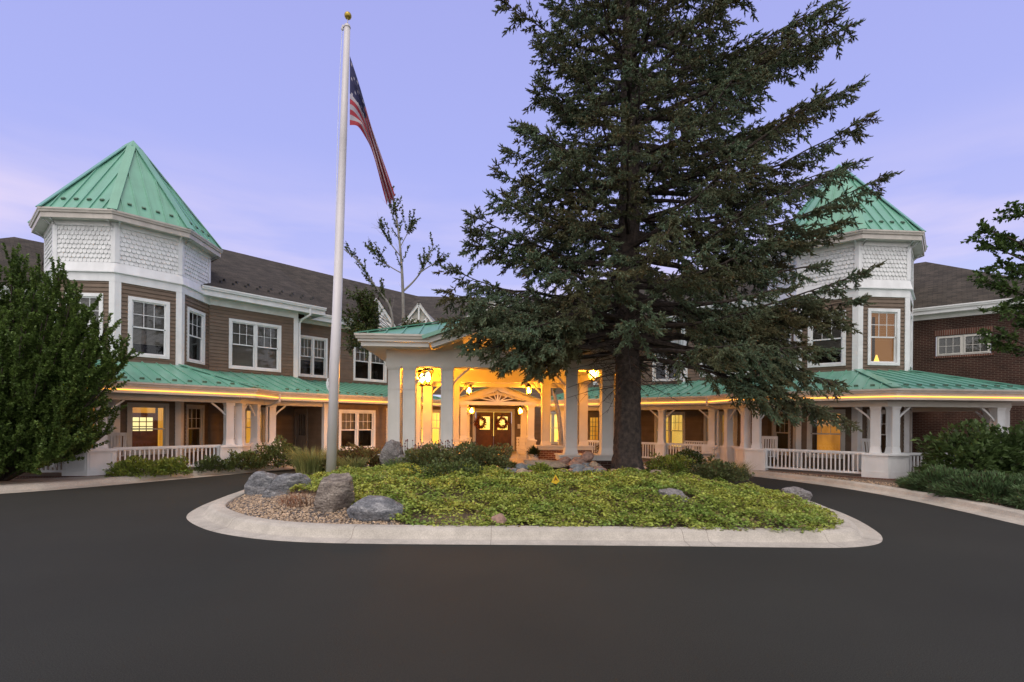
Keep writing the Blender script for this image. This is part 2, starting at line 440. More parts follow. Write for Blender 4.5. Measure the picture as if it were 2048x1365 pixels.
def window(root, T, u0, u1, z0, z1, n=1, room='room', blind=0.0, curtain=False, trim='white', t=.11, muntin=True, deep=1.1, name='window', inner=None, half=True, lbl=None, proud=.05, rise=.03):
    mb = MB()
    mb.box(T, u0, u0 + t, z0, z1, -.04, proud); mb.box(T, u1 - t, u1, z0, z1, -.04, proud)
    mb.box(T, u0 + t, u1 - t, z1 - t, z1, -.04, proud); mb.box(T, u0 + t, u1 - t, z0, z0 + t * .9, -.04, proud + .012)
    a0, a1, b0, b1 = u0 + t, u1 - t, z0 + t * .9, z1 - t
    mw = .085; w = (a1 - a0 - (n - 1) * mw) / n
    for i in range(n - 1): mb.box(T, a0 + w * (i + 1) + mw * i, a0 + (w + mw) * (i + 1), b0, b1, -.05, proud - .012)
    fr = mb.build(name, M[trim], root)
    if lbl: fr['label'] = lbl
    zm = (b0 + b1) / 2 if half else b0; s_ = .045
    sa, pa = MB(), MB()
    for i in range(n):
        c0 = a0 + (w + mw) * i; c1 = c0 + w
        if half:
            sa.box(T, c0, c0 + s_, b0, zm, -.075, -.03); sa.box(T, c1 - s_, c1, b0, zm, -.075, -.03)
            sa.box(T, c0 + s_, c1 - s_, b0, b0 + s_, -.075, -.03); sa.box(T, c0 + s_, c1 - s_, zm - .02, zm + .025, -.07, -.005)
            pa.poly([T(c0 + s_, -.055, b0 + s_), T(c1 - s_, -.055, b0 + s_), T(c1 - s_, -.055, zm - .02), T(c0 + s_, -.055, zm - .02)])
        zz = zm + .025 if half else b0
        sa.box(T, c0, c0 + s_, zz, b1, -.045, 0.0); sa.box(T, c1 - s_, c1, zz, b1, -.045, 0.0); sa.box(T, c0 + s_, c1 - s_, b1 - s_, b1, -.045, 0.0)
        if not half: sa.box(T, c0 + s_, c1 - s_, b0, b0 + s_, -.045, 0.0)
        pa.poly([T(c0 + s_, -.025, zz), T(c1 - s_, -.025, zz), T(c1 - s_, -.025, b1 - s_), T(c0 + s_, -.025, b1 - s_)])
        if muntin:
            k = 3 if w > .5 else 2
            for j in range(1, k):
                u = c0 + s_ + (w - 2 * s_) * j / k; sa.box(T, u - .009, u + .009, zz, b1 - s_, -.032, -.014)
            zc = (zz + b1 - s_) / 2; sa.box(T, c0 + s_, c1 - s_, zc - .009, zc + .009, -.0335, -.0155)
    sa.build('sash', M[trim], fr); pa.build('pane', M['glass'], fr)
    rm = MB(); g = .04; B = -deep
    q = lambda u, z, d: T(u, d, z)
    rm.poly([q(a0 - g, b0 - g, B), q(a1 + g, b0 - g, B), q(a1 + g, b1 + g, B), q(a0 - g, b1 + g, B)], 0)
    for (x0, y0), (x1, y1) in (((a0 - g, b0 - g), (a1 + g, b0 - g)), ((a1 + g, b0 - g), (a1 + g, b1 + g)), ((a1 + g, b1 + g), (a0 - g, b1 + g)), ((a0 - g, b1 + g), (a0 - g, b0 - g))):
        rm.poly([q(x0, y0, -.08), q(x1, y1, -.08), q(x1, y1, B), q(x0, y0, B)], 1)
    rm.build('room', [M[room], M['room'] if room in ('room', 'dim') else M[room]], fr)
    if blind:
        bl = MB(); z = b1 - .03; zend = b1 - (b1 - b0) * blind
        while z > zend:
            for i in range(n):
                c0 = a0 + (w + mw) * i + .03; c1 = c0 + w - .06
                bl.poly([T(c0, -.135, z), T(c1, -.135, z), T(c1, -.10, z - rise), T(c0, -.10, z - rise)])
            z -= .06 if rise < .02 else .042
        bl.build('blind', M['blind'], fr)
    if curtain:
        cu = MB(); m_ = 14
        for i in range(n):
            c0 = a0 + (w + mw) * i; c1 = c0 + w
            for e0, e1 in ((c0, c0 + w * .98),):
                for j in range(m_ * 2):
                    ua, ub = e0 + (e1 - e0) * j / (m_ * 2), e0 + (e1 - e0) * (j + 1) / (m_ * 2)
                    wa, wb = (-.13, -.17) if j % 2 else (-.17, -.13)
                    cu.poly([T(ua, wa, zm), T(ub, wb, zm), T(ub, wb, b1), T(ua, wa, b1)])
        cu.build('curtain', M['curtain'], fr)
    if inner: inner(fr, T, a0, a1, b0, b1)
    return fr

GUARD = None
def snow_guard(root, P, U, V, N):
    """small cast snow stop screwed to the metal roof"""
    global GUARD
    if GUARD is None:
        mb = MB(); I = lambda u, w, z: (u, w, z)
        mb.box(I, -.055, .055, 0, .012, -.05, .05)
        mb.box(I, -.055, .055, .012, .06, -.05, -.035)
        for u in (-.05, -.008, .034): mb.box(I, u, u + .016, .012, .05, -.035, .03)
        GUARD = mb.build('snow_guard', M['guard']); g = GUARD
    else:
        g = GUARD.copy(); COL.objects.link(g)
    g.parent = root
    m = Matrix((U, V, N)).transposed().to_4x4(); m.translation = Vector(P) - ORG[root]
    g.matrix_local = m

def metal_roof(root, name, polys, guards=0.0, pitch=.41, hips=(), mat='green', gfaces=None):
    """standing-seam panels; each polygon starts with its eave edge, left to right seen from outside"""
    mb = MB(); gl = []
    for fi, pts in enumerate(polys):
        P = [Vector(p) for p in pts]; U = (P[1] - P[0]).normalized(); V = (P[2] - P[0]); V = (V - U * V.dot(U)).normalized(); N = U.cross(V)
        mb.poly(P)
        mb.poly([P[0] - N * .03, P[1] - N * .03, P[1], P[0]])        # drip edge
        uv = [((p - P[0]).dot(U), (p - P[0]).dot(V)) for p in P]
        L = (P[1] - P[0]).length; nn = max(1, int(L / pitch)); o = (L - (nn - 1) * pitch) / 2
        umin, umax = min(a for a, b in uv), max(a for a, b in uv)
        k0 = -int((o - umin) / pitch) if umin < 0 else 0; us = []
        u = o - pitch * 40
        while u < umax:
            if u > umin + .02: us.append(u)
            u += pitch
        for u in us:
            vs = []
            for i in range(len(uv)):
                (a, b), (c, d) = uv[i], uv[(i + 1) % len(uv)]
                if abs(a - c) > 1e-6 and min(a, c) <= u <= max(a, c): vs.append(b + (d - b) * (u - a) / (c - a))
            if len(vs) < 2: continue
            v0, v1 = min(vs), max(vs)
            if v1 - v0 < .08: continue
            A = P[0] + U * u + V * v0; B = P[0] + U * u + V * v1
            w = U * .014; h = N * .038
            mb.hexa([A - w, A + w, B + w, B - w, A - w + h, A + w + h, B + w + h, B - w + h])
            if guards and (gfaces is None or fi in gfaces):
                c = u + pitch / 2
                if .12 < c < L - .12 and v1 - v0 > guards + .15: gl.append((P[0] + U * c + V * guards + N * .002, U, V, N))
    for a, b, n in hips:
        a, b, n = Vector(a), Vector(b), Vector(n).normalized()
        mb.beam(a + n * .03, b + n * .03, .26, .03, up=n)
    ro = mb.build(name, M[mat], root)
    for g in gl: snow_guard(ro, *g)
    return ro

def scallops(root, T, u0, u1, z0, z1, name='shingle_panel', sw=.132, rh=.148):
    """overlapping round-ended shingles"""
    mb = MB(); mb.poly([T(u0, .002, z0), T(u1, .002, z0), T(u1, .002, z1), T(u0, .002, z1)])
    n = int(math.ceil((z1 - z0) / rh)); row = 0
    for r in range(n):
        zb = z0 + r * rh; zt = min(zb + rh * 1.25, z1); off = (r % 2) * sw / 2
        u = u0 - off
        while u < u1 - .005:
            a, b = max(u + .003, u0), min(u + sw - .003, u1)
            if b - a > .03:
                c = (a + b) / 2; h = (b - a) / 2; ra = min(sw * .5, h); pts = []
                for j in range(7):
                    t = math.pi + math.pi * j / 6
                    pts.append((c + h * math.cos(t), zb + ra + ra * math.sin(t)))
                low = [T(x, .040, z) for x, z in pts]; back = [T(x, .006, z) for x, z in pts]
                mb.poly(low + [T(b, .006, zt), T(a, .006, zt)])
                for j in range(6): mb.poly([back[j], back[j + 1], low[j + 1], low[j]])
            u += sw
    return mb.build(name, M['scallop'], root)

def box_prof(w0, w1, z0, z1): return [(w0, z0), (w1, z0), (w1, z1), (w0, z1)]
def gutter_prof(w, z): return [(w - .10, z - .13), (w - .035, z - .13), (w - .02, z - .075), (w, z - .05), (w, z), (w - .10, z)]

# ------------------------------------------------------------------ the building
home = empty('care_home', (.735, 27.0, 0), 'two storey brown clapboard building with green turret roofs behind the trees', 'building')
SD = {False: Side(False), True: Side(True)}
B_TOWER = [O(RW, k) for k in range(-3, 5)]

def lit_door(fr, T, a0, a1, b0, b1):
    """inner glazed door seen through the window of the left tower"""
    d = MB(); w = a1 - a0
    d.box(T, a0 + w * .14, a1 - w * .02, b0, b1 - .22, -.92, -.86)
    d.build('inner_door', M['wood'], fr)
    g = MB()
    for i in range(3):
        for j in range(3):
            u = a0 + w * (.24 + .21 * i); z = b1 - .86 + .17 * j
            g.box(T, u, u + w * .18, z, z + .14, -.858, -.85)
    g.build('inner_pane', M['litpane'], fr)

def lamp_glow(fr, T, a0, a1, b0, b1):
    g = MB(); w = a1 - a0
    c = T(a0 + w * .68, -.5, b0); g.lathe((c[0], c[1], c[2]), [(.10, .05), (.07, .16), (.02, .34)], 10)
    g.build('table_lamp', M['litb'], fr)

for mir in (False, True):
    S = SD[mir]
    # ---- tower: walls, posts, bands
    for k in (-2, -1, 0, 1):
        T, L = S.wall(O(RW, k), O(RW, k + 1)); c = L / 2; hw = .60
        lo, up = (c - hw, c + hw, .5, 2.27), (c - hw, c + hw, 3.84, 5.85)
        siding(home, 'tower_wall', T, L, .12, 6.28, [(lo[0] + .05, lo[1] - .05, lo[2] + .05, lo[3] - .05), (up[0] + .05, up[1] - .05, up[2] + .05, up[3] - .05)])
        if k > -2 or mir:
            if mir: window(home, T, *up, room='amber' if k == -1 else 'room', blind=.55 if k == -1 else .75, rise=.004 if k == -1 else .03, inner=lamp_glow if k == -1 else None)
            else: window(home, T, *up, room='room', blind=.8 if k != 1 else 0)
            lit = {(False, 0): 'lit', (False, 1): 'dim', (False, -1): 'dim', (True, 0): 'dim', (True, 1): 'dim', (True, -1): 'dim'}.get((mir, k), 'room')
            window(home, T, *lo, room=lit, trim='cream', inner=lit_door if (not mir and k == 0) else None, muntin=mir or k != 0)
        scallops(home, T, .1, L - .1, 6.86, 8.07)
    for k in (2, 3, 4, -3):
        T, L = S.wall(O(RW, k), O(RW, k + 1)); siding(home, 'tower_wall', T, L, 5.5, 8.1)
    for k in (-2, -1, 0, 1, 2):
        a, c, b = O(RW, k - 1), O(RW, k), O(RW, k + 1)
        l = lambda p, q, d: (p[0] + (q[0] - p[0]) * d / math.dist(p, q), p[1] + (q[1] - p[1]) * d / math.dist(p, q))
        pth = S.path([l(c, a, .16), c, l(c, b, .16)])
        posts = MB()
        if k < 2:
            posts.sweep(pth, box_prof(-.01, .045, .12, 2.6)); posts.sweep(pth, box_prof(-.01, .045, 3.5, 6.262))
        posts.sweep(S.path([l(c, a, .11), c, l(c, b, .11)]), box_prof(-.01, .05, 6.885, 8.06))
        posts.build('corner_board', M['white'], home)
    ring = S.path(B_TOWER)
    tr = MB()
    tr.sweep(ring, box_prof(-.01, .05, 6.26, 6.54), True)
    tr.sweep(ring, [(-.01, 6.54), (.115, 6.54), (.115, 6.572), (.035, 6.88), (-.01, 6.88)], True)
    tr.sweep(ring, box_prof(-.01, .06, 8.06, 8.22), True)
    tr.build('trim_band', M['white'], home)
    so = MB(); so.sweep(ring, box_prof(.06, .34, 8.215, 8.235), True); so.build('soffit', M['soffit'], home)
    gu = MB(); gu.sweep(ring, box_prof(.335, .365, 8.19, 8.35), True); gu.sweep(ring, gutter_prof(.435, 8.485), True)
    gu.build('tower_gutter', M['gutter'], home)
    for k in (-2, -1, 0, 1, 2):           # curved brackets in pairs under the tower eave
        for q, e in ((k - 1, -1), (k + 1, 1)):
            br = MB(); a, b = (O(RW, q), O(RW, k)) if e < 0 else (O(RW, k), O(RW, q)); T, L = S.wall(a, b)
            u = (L - .07 if e < 0 else .07); u = L - u if mir else u
            arc = [(.05 + .26 * (1 - math.cos(t)), 8.20 - .26 * (1 - math.sin(t)) - .02) for t in [i * math.pi / 10 for i in range(6)]]
            arc2 = [(w + .04, z + .04) if z < 8.14 else (w + .01, 8.212) for w, z in arc]
            pts = [T(u - .025, w, z) for w, z in [(.05, 8.0), (.05, 7.9)] + arc + [(.31, 8.212), (.25, 8.212)] + [(.10, 8.07)]]
            br.prism(pts, Vector(T(1, 0, 0)) * .05 - Vector(T(0, 0, 0)) * .05)
            br.build('eave_bracket', M['white'], home)
    # ---- tower roof
    RR = RW + .40 / AP; zE, zA = 8.47, 12.1; hz = .30
    f = 1 - hz / (zA - zE)
    polys, hips = [], []
    for k in range(-3, 5):
        a, b = S.p(O(RR, k)), S.p(O(RR, k + 1))
        if mir: a, b = b, a
        ap = S.q(LC, zA); t_ = lambda p: tuple(p[i] + (ap[i] - p[i]) * f if i < 2 else zE + (zA - zE) * f for i in range(3))
        polys.append([(a[0], a[1], zE), (b[0], b[1], zE), t_((b[0], b[1], 0)), t_((a[0], a[1], 0))])
        v = S.q(O(RR, k), zE); n = (v[0] - ap[0], v[1] - ap[1], 3.0)
        hips.append((v, t_(v), n))
    ro = metal_roof(home, 'tower_roof', polys, .52, .40, hips, gfaces=(1, 2, 3, 4))
    cap = MB(); r0 = RR * (1 - f)
    base = [S.q(O(r0 + .09, k), zA - hz - .05) for k in range(-3, 5)]; mid = [S.q(O(r0 + .07, k), zA - hz + .03) for k in range(-3, 5)]; top = S.q(LC, zA + .05)
    for i in range(8):
        j = (i + 1) % 8; cap.poly([base[i], base[j], mid[j], mid[i]]); cap.poly([mid[i], mid[j], top])
    cap.build('roof_cap', M['green'], ro)

    # ---- wing, upper floor
    T1, L1 = S.wall(wing(0, 0), wing(3.57, 0)); sp = lambda L, a, b: S.span(L, a, b)
    u = sp(L1, .73, 2.85)
    siding(home, 'wing_wall', T1, L1, 3.3, 6.30, [(u[0] + .05, u[1] - .05, 3.86, 5.80)])
    window(home, T1, *u, 3.81, 5.85, n=2, blind=1.0)
    T2, L2 = S.wall(wing(3.57, -1.3), wing(9.8, -1.3))
    w2, w3 = sp(L2, 4.25 - 3.57, 5.75 - 3.57), sp(L2, 7.2 - 3.57, 9.25 - 3.57)
    siding(home, 'wing_wall', T2, L2, 3.3, 6.42, [(w2[0] + .05, w2[1] - .05, 3.86, 5.76), (w3[0] + .05, w3[1] - .05, 3.86, 5.86)])
    window(home, T2, *w2, 3.81, 5.80, n=2, curtain=True, blind=.6)
    window(home, T2, *w3, 3.81, 5.90, n=2, blind=.5)
    g0, g1 = sp(L2, 7.05 - 3.57, 9.4 - 3.57)
    scallops(home, T2, g0, g1, 5.92, 6.75)
    Tr, Lr = S.wall(wing(3.57, 0), wing(3.57, -1.3)); siding(home, 'wing_wall', Tr, Lr, 3.3, 6.3)
    tb = MB()
    tb.sweep(S.path([wing(3.41, 0), wing(3.57, 0), wing(3.57, -.16)]), box_prof(-.01, .045, 3.45, 6.30))
    tb.sweep(S.path([wing(-.02, 0), wing(3.57, 0), wing(3.57, -1.3)]), box_prof(-.01, .04, 6.28, 6.56))
    tb.sweep(S.path([wing(3.6, -1.3), wing(9.8, -1.3)]), box_prof(-.01, .04, 6.40, 6.56))
    tb.build('trim_band', M['white'], home)
    # eaves
    ev = MB()
    def sof(pts, z): ev.poly([S.q(p, z) for p in (pts[::-1] if mir else pts)], 1)
    sof([wing(-.6, .5), wing(-.6, -.2), wing(4.66, -.2), wing(4.66, .5)], 6.56); sof([wing(4.3, -.75), wing(4.3, -1.35), wing(9.9, -1.35), wing(9.9, -.75)], 6.54)
    e1 = S.path([wing(-.42, .5), wing(4.66, .5)]); e2 = S.path([wing(4.3, -.75), wing(9.9, -.75)])
    ev.sweep(e1, box_prof(-.03, 0, 6.53, 6.74)); ev.sweep(e2, box_prof(-.03, 0, 6.51, 6.72))
    ev.sweep(e1, gutter_prof(.11, 6.87)); ev.sweep(e2, gutter_prof(.11, 6.85))
    rk = S.path([wing(4.66, .5), wing(4.66, -.75)]); ev.sweep(rk, box_prof(-.03, 0, 6.53, 6.87))
    ev.build('eave', [M['white'], M['soffit']], home)
    ds = MB(); a = wing(3.93, .52); b = wing(3.72, -.95)
    ds.tube([S.q(a, 6.75), S.q(a, 6.45), S.q(wing(3.74, .1), 6.25), S.q(wing(3.70, -.02), 6.1), S.q(wing(3.70, -.02), 3.72)], .05, 6)
    ds.build('downspout', M['white'], home)
    # roof slopes
    rf = MB(); Zr = 10.3
    def rp(pts): rf.poly([S.q(p, z) for p, z in (pts[::-1] if mir else pts)])
    rp([(wing(-.45, .52), 6.86), (wing(4.68, .52), 6.86), (wing(4.68, -5.5), Zr), (wing(-4, -5.5), Zr), (wing(-1.6, -.6), 7.5)])
    rp([(wing(4.68, -.72), 6.84), (wing(10.6, -.72), 6.84), (wing(14.7, -5.5), Zr), (wing(4.68, -5.5), Zr)])
    rp([(wing(4.68, .52), 6.86), (wing(4.68, -.72), 6.84), (wing(4.68, -5.5), Zr)])
    rp([(wing(14.7, -5.5), Zr), (wing(14.7, -11), 6.8), (wing(-4, -11), 6.8), (wing(-4, -5.5), Zr)])
    rf.build('shingle_roof', M['shingle'], home)
    # gable over the last window of the wing
    gb = MB(); gm = (g0 + g1) / 2; hw = 1.15; Zp, Zb = 8.15, 6.80
    gb.prism([T2(gm - hw + .1, .56, Zb), T2(gm + hw - .1, .56, Zb), T2(gm, .56, Zp - .08)], Vector(T2(0, -.05, 0)) - Vector(T2(0, 0, 0)))
    for e in (-1, 1):
        gb.beam(T2(gm + e * hw, .62, Zb - .02), T2(gm, .62, Zp - .03), .05, .17, up=(0, 0, 1))
        gb.beam(T2(gm + e * .08, .60, Zb + .1), T2(gm + e * .55, .60, Zb + .85), .05, .06)
    gb.beam(T2(gm, .60, Zb + .05), T2(gm, .60, Zp - .2), .05, .08, up=(0, 1, 0))
    gg = gb.build('gable', M['white'], home)
    gr = MB()
    for e in (-1, 1):
        q = [T2(gm + e * (hw + .1), .70, Zb), T2(gm, .70, Zp + .05), T2(gm, -2.6, Zp + .05), T2(gm + e * (hw + .1), -.4, Zb)]
        gr.poly(q if e > 0 else q[::-1])
        f1 = T2(gm + e * (hw + .16), .2, Zb + .32); f2 = T2(gm, -1.7, Zp + .1)
    gr.build('gable_roof', M['shingle'], gg)
    fx = MB()
    for e in (-1, 1): fx.beam(T2(gm + e * (hw + .12), .02, Zb + .30), T2(gm + e * .1, -1.75, Zp + .02), .22, .03)
    fx.build('flashing', M['lead'], gg)
    gq = MB()
    for i in range(9):
        for j, (o_, z_) in enumerate(((-.25, 7.34), (-.55, 7.52))):
            c_ = S.q(wing(.5 + .48 * i + .24 * j, o_ + .0), z_ - .01); gq.box(lambda u, w, z: (c_[0] + u, c_[1] + w, c_[2] + z), -.04, .04, -.05, .035, -.04, .04)
    tag(gq.build('snow_stop', M['black'], home), kind='stuff')

    # ---- wing, ground floor
    if not mir:
        Tl, Ll = S.wall(wing(0, 0), wing(3.5, 0))
        siding(home, 'porch_wall', Tl, Ll, .12, 2.62, [(1.35, 2.15, .6, 2.2)])
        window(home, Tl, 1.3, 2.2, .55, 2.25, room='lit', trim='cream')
        Ts, Ls = S.wall(wing(3.5, 0), wing(3.5, 2.63))
        siding(home, 'porch_wall', Ts, Ls, .12, 2.62, [(.12, 1.18, .1, 2.15)])
        d = MB(); d.box(Ts, .06, .17, .12, 2.22, -.03, .05); d.box(Ts, 1.13, 1.24, .12, 2.22, -.03, .05); d.box(Ts, .17, 1.13, 2.12, 2.22, -.03, .05)
        d.box(Ts, .17, .32, .14, 2.12, -.05, 0); d.box(Ts, .98, 1.13, .14, 2.12, -.05, 0); d.box(Ts, .32, .98, .14, 1.05, -.05, -.01); d.box(Ts, .32, .98, 1.98, 2.12, -.05, 0)
        for x in (.47, .64, .81): d.box(Ts, x, x + .02, 1.05, 1.98, -.045, -.005)
        for x in (.36, .68): d.box(Ts, x, x + .26, .3, .9, -.012, .004)
        dr = d.build('side_door', M['door'], home)
        g = MB(); g.box(Ts, .32, .98, 1.05, 1.98, -.035, -.03); g.build('pane', M['glass'], dr)
        g = MB(); g.poly([Ts(.2, -.5, .1), Ts(1.1, -.5, .1), Ts(1.1, -.5, 2.2), Ts(.2, -.5, 2.2)]); g.build('room', M['room'], dr)
        g = MB(); c = Ts(1.06, .05, 1.12); g.tube([Ts(1.06, 0, 1.12), Ts(1.06, .06, 1.12)], [.012, .03], 8); g.build('handle', M['black'], dr)
        Ti, Li = S.wall(wing(3.5, 2.63), wing(10.0, 2.63)); o = 3.5
        ws = [(4.12 - o, 5.92 - o, .45, 2.19, 'dim', 2), (6.5 - o, 7.9 - o, .45, 2.3, 'litb', 2), (8.3 - o, 9.9 - o, .45, 2.3, 'litb', 2)]
        siding(home, 'porch_wall', Ti, Li, .12, 2.62, [(a + .05, b - .05, c + .05, d_ - .05) for a, b, c, d_, _, _ in ws])
        for i, (a, b, c, d_, rm, n) in enumerate(ws): window(home, Ti, a, b, c, d_, n=n, room=rm if i else 'room', curtain=i == 0, trim='white' if i == 0 else 'cream')
        cb = MB(); cb.sweep([wing(3.5, 2.47), wing(3.5, 2.63), wing(3.66, 2.63)], box_prof(-.01, .045, .12, 2.45)); cb.build('corner_board', M['white'], home)
    else:
        Tl, Ll = S.wall(wing(0, 0), wing(10.3, 0))
        ws = [(1.2, 2.65, 'lit', 2), (3.5, 5.0, 'litb', 2)]
        dd = sp(Ll, 7.85, 8.95)
        holes = [(*(lambda q: (q[0] + .05, q[1] - .05))(sp(Ll, a, b)), .55, 2.2) for a, b, _, _ in ws]
        siding(home, 'porch_wall', Tl, Ll, .12, 2.62, holes + [(dd[0] + .05, dd[1] - .05, .1, 2.2)])
        for a, b, rm, n in ws: window(home, Tl, *sp(Ll, a, b), .5, 2.25, n=n, room=rm, blind=.9, trim='cream')
        a, b = dd; d = MB()
        d.box(Tl, a, a + .1, .12, 2.25, -.03, .05); d.box(Tl, b - .1, b, .12, 2.25, -.03, .05); d.box(Tl, a + .1, b - .1, 2.15, 2.25, -.03, .05)
        d.box(Tl, a + .1, a + .3, .14, 2.15, -.05, 0); d.box(Tl, b - .3, b - .1, .14, 2.15, -.05, 0); d.box(Tl, a + .3, b - .3, .14, .8, -.05, 0); d.box(Tl, a + .3, b - .3, 1.98, 2.15, -.05, 0)
        for i in (1, 2): x = a + .3 + (b - a - .6) * i / 3; d.box(Tl, x - .01, x + .01, .8, 1.98, -.03, -.01)
        for i in range(1, 5): z = .8 + 1.18 * i / 5; d.box(Tl, a + .3, b - .3, z - .01, z + .01, -.032, -.012)
        dr = d.build('side_door', M['door'], home); g = MB(); g.poly([Tl(a + .3, -.04, .8), Tl(b - .3, -.04, .8), Tl(b - .3, -.04, 1.98), Tl(a + .3, -.04, 1.98)]); g.build('pane', M['lit'], dr)
    # ---- brick end wing behind the tower
    bp = (-15.19, 25.09)
    def bw(s, off): return (bp[0] - .70711 * s - .70711 * off, bp[1] - .70711 * s + .70711 * off) if False else (bp[0] - .70711 * s + .70711 * off, bp[1] - .70711 * s - .70711 * off)
    Tb, Lb = S.wall(bw(9.0, 0), bw(-3, 0)); wu = sp(Lb, 9.0 - 6.79, 9.0 - 5.02)
    plainwall(home, 'brick_wall', Tb, Lb, 0, 6.5, [(wu[0], wu[1], 4.77, 5.65)])
    window(home, Tb, wu[0] + .01, wu[1] - .01, 4.78, 5.64, n=2, blind=1.0, trim='cream', t=.05, half=False, proud=-.03)
    sl = MB(); sl.box(Tb, wu[0] - .05, wu[1] + .05, 5.66, 5.90, 0, .012); sl.build('brick_lintel', M['rowlock'], home); sl = MB(); sl.box(Tb, wu[0] - .08, wu[1] + .08, 4.68, 4.76, 0, .05); sl.build('brick_sill', M['rowlock'], home)
    Tc, Lc = S.wall(bw(9.0, -9), bw(9.0, 0)); plainwall(home, 'brick_wall', Tc, Lc, 0, 6.5)
    bt = MB(); pth = S.path([bw(9.0, -9), bw(9.0, 0), bw(-3, 0)])
    bt.sweep(pth, box_prof(0, .05, 6.42, 6.62)); bt.sweep(pth, box_prof(.05, .42, 6.60, 6.62)); bt.sweep(pth, box_prof(.39, .42, 6.60, 6.76)); bt.sweep(pth, gutter_prof(.52, 6.89))
    bt.build('eave', M['white'], home)
    br = MB()
    def bpoly(pts): br.poly([S.q(bw(s, o), z) for s, o, z in (pts[::-1] if mir else pts)])
    bpoly([(9.45, .45, 6.88), (-3, .45, 6.88), (-3, -4.5, 10.15), (4.5, -4.5, 10.15)]); bpoly([(9.45, -9.45, 6.88), (9.45, .45, 6.88), (4.5, -4.5, 10.15)])
    bpoly([(-3, -9.45, 6.88), (9.45, -9.45, 6.88), (4.5, -4.5, 10.15), (-3, -4.5, 10.15)])
    br.build('shingle_roof', M['shingle'], home)

# ---- centre: upper facade, roof, gables, entrance wall
CX = .93
Tf, Lf = FAB((-4.75, 28.6), (6.2, 27.9)); Tf = FR((-4.75, 28.5), (1, 0)); Lf = 10.95
cw = [(1.2, 2.6, 'room'), (3.9, 5.3, 'litb'), (5.9, 7.3, 'litb'), (8.4, 9.8, 'room')]
siding(home, 'centre_wall', Tf, Lf, 3.2, 6.6, [(a + .05, b - .05, 3.86, 5.8) for a, b, _ in cw])
for a, b, rm in cw: window(home, Tf, a, b, 3.81, 5.85, n=2, room=rm)
ce = MB(); e = [(-5.2, 28.05), (6.7, 28.05)]
ce.sweep(e, box_prof(-.03, 0, 6.53, 6.74)); ce.sweep(e, gutter_prof(.11, 6.87)); ce.poly([(-5.2, 28.05, 6.56), (-5.2, 28.6, 6.56), (6.7, 28.6, 6.56), (6.7, 28.05, 6.56)], 1)
ce.build('eave', [M['white'], M['soffit']], home)
cr_ = MB(); cr_.poly([(-5.4, 28.0, 6.86), (6.9, 28.0, 6.86), (5.8, 35.1, 10.3), (-4.3, 35.1, 10.3)]); cr_.build('shingle_roof', M['shingle'], home)
for gx, hw, Zp in ((-3.2, .95, 8.15), (4.67, .95, 8.15), (CX, 2.2, 8.75)):
    g = MB(); Zb = 6.85; y = 27.95
    g.prism([(gx - hw + .06, y + .12, Zb), (gx + hw - .06, y + .12, Zb), (gx, y + .12, Zp - .06)], (0, .06, 0), 1)  # back panel in the darker soffit colour: painted shade behind the fan struts
    for s in (-1, 1):
        g.beam((gx + s * hw, y - .05, Zb + .02), (gx, y - .05, Zp - .02), .05, .14)
        g.beam((gx + s * .05, y - .02, Zb + .14), (gx + s * hw * .5, y - .02, Zb + (Zp - Zb) * .42), .05, .09); g.beam((gx + s * hw * .34, y - .02, Zb + .1), (gx + s * hw * .5, y - .02, Zb + (Zp - Zb) * .45), .05, .07)
    g.box(lambda u, w, z: (gx + u, y - w, z), -.04, .04, Zb + .1, Zp - .2, 0, .06); g.box(lambda u, w, z: (gx + u, y - w, z), -hw + .1, hw - .1, Zb - .02, Zb + .1, 0, .06)
    go = g.build('gable', [M['white'], M['soffit']], home)
    r_ = MB(); yb = 28 + (Zp - 6.86) / .4845
    for s in (-1, 1):
        q = [(gx + s * (hw + .12), y - .12, Zb), (gx, y - .12, Zp + .05), (gx, yb, Zp + .05), (gx + s * (hw + .12), 28.1, Zb)]
        r_.poly(q if s > 0 else q[::-1])
    r_.build('gable_roof', M['shingle'], go)
    fx = MB()
    for s in (-1, 1): fx.beam((gx + s * (hw + .14), 28.12, Zb + .12), (gx + s * .1, yb, Zp + .06), .2, .03)
    fx.build('flashing', M['lead'], go)
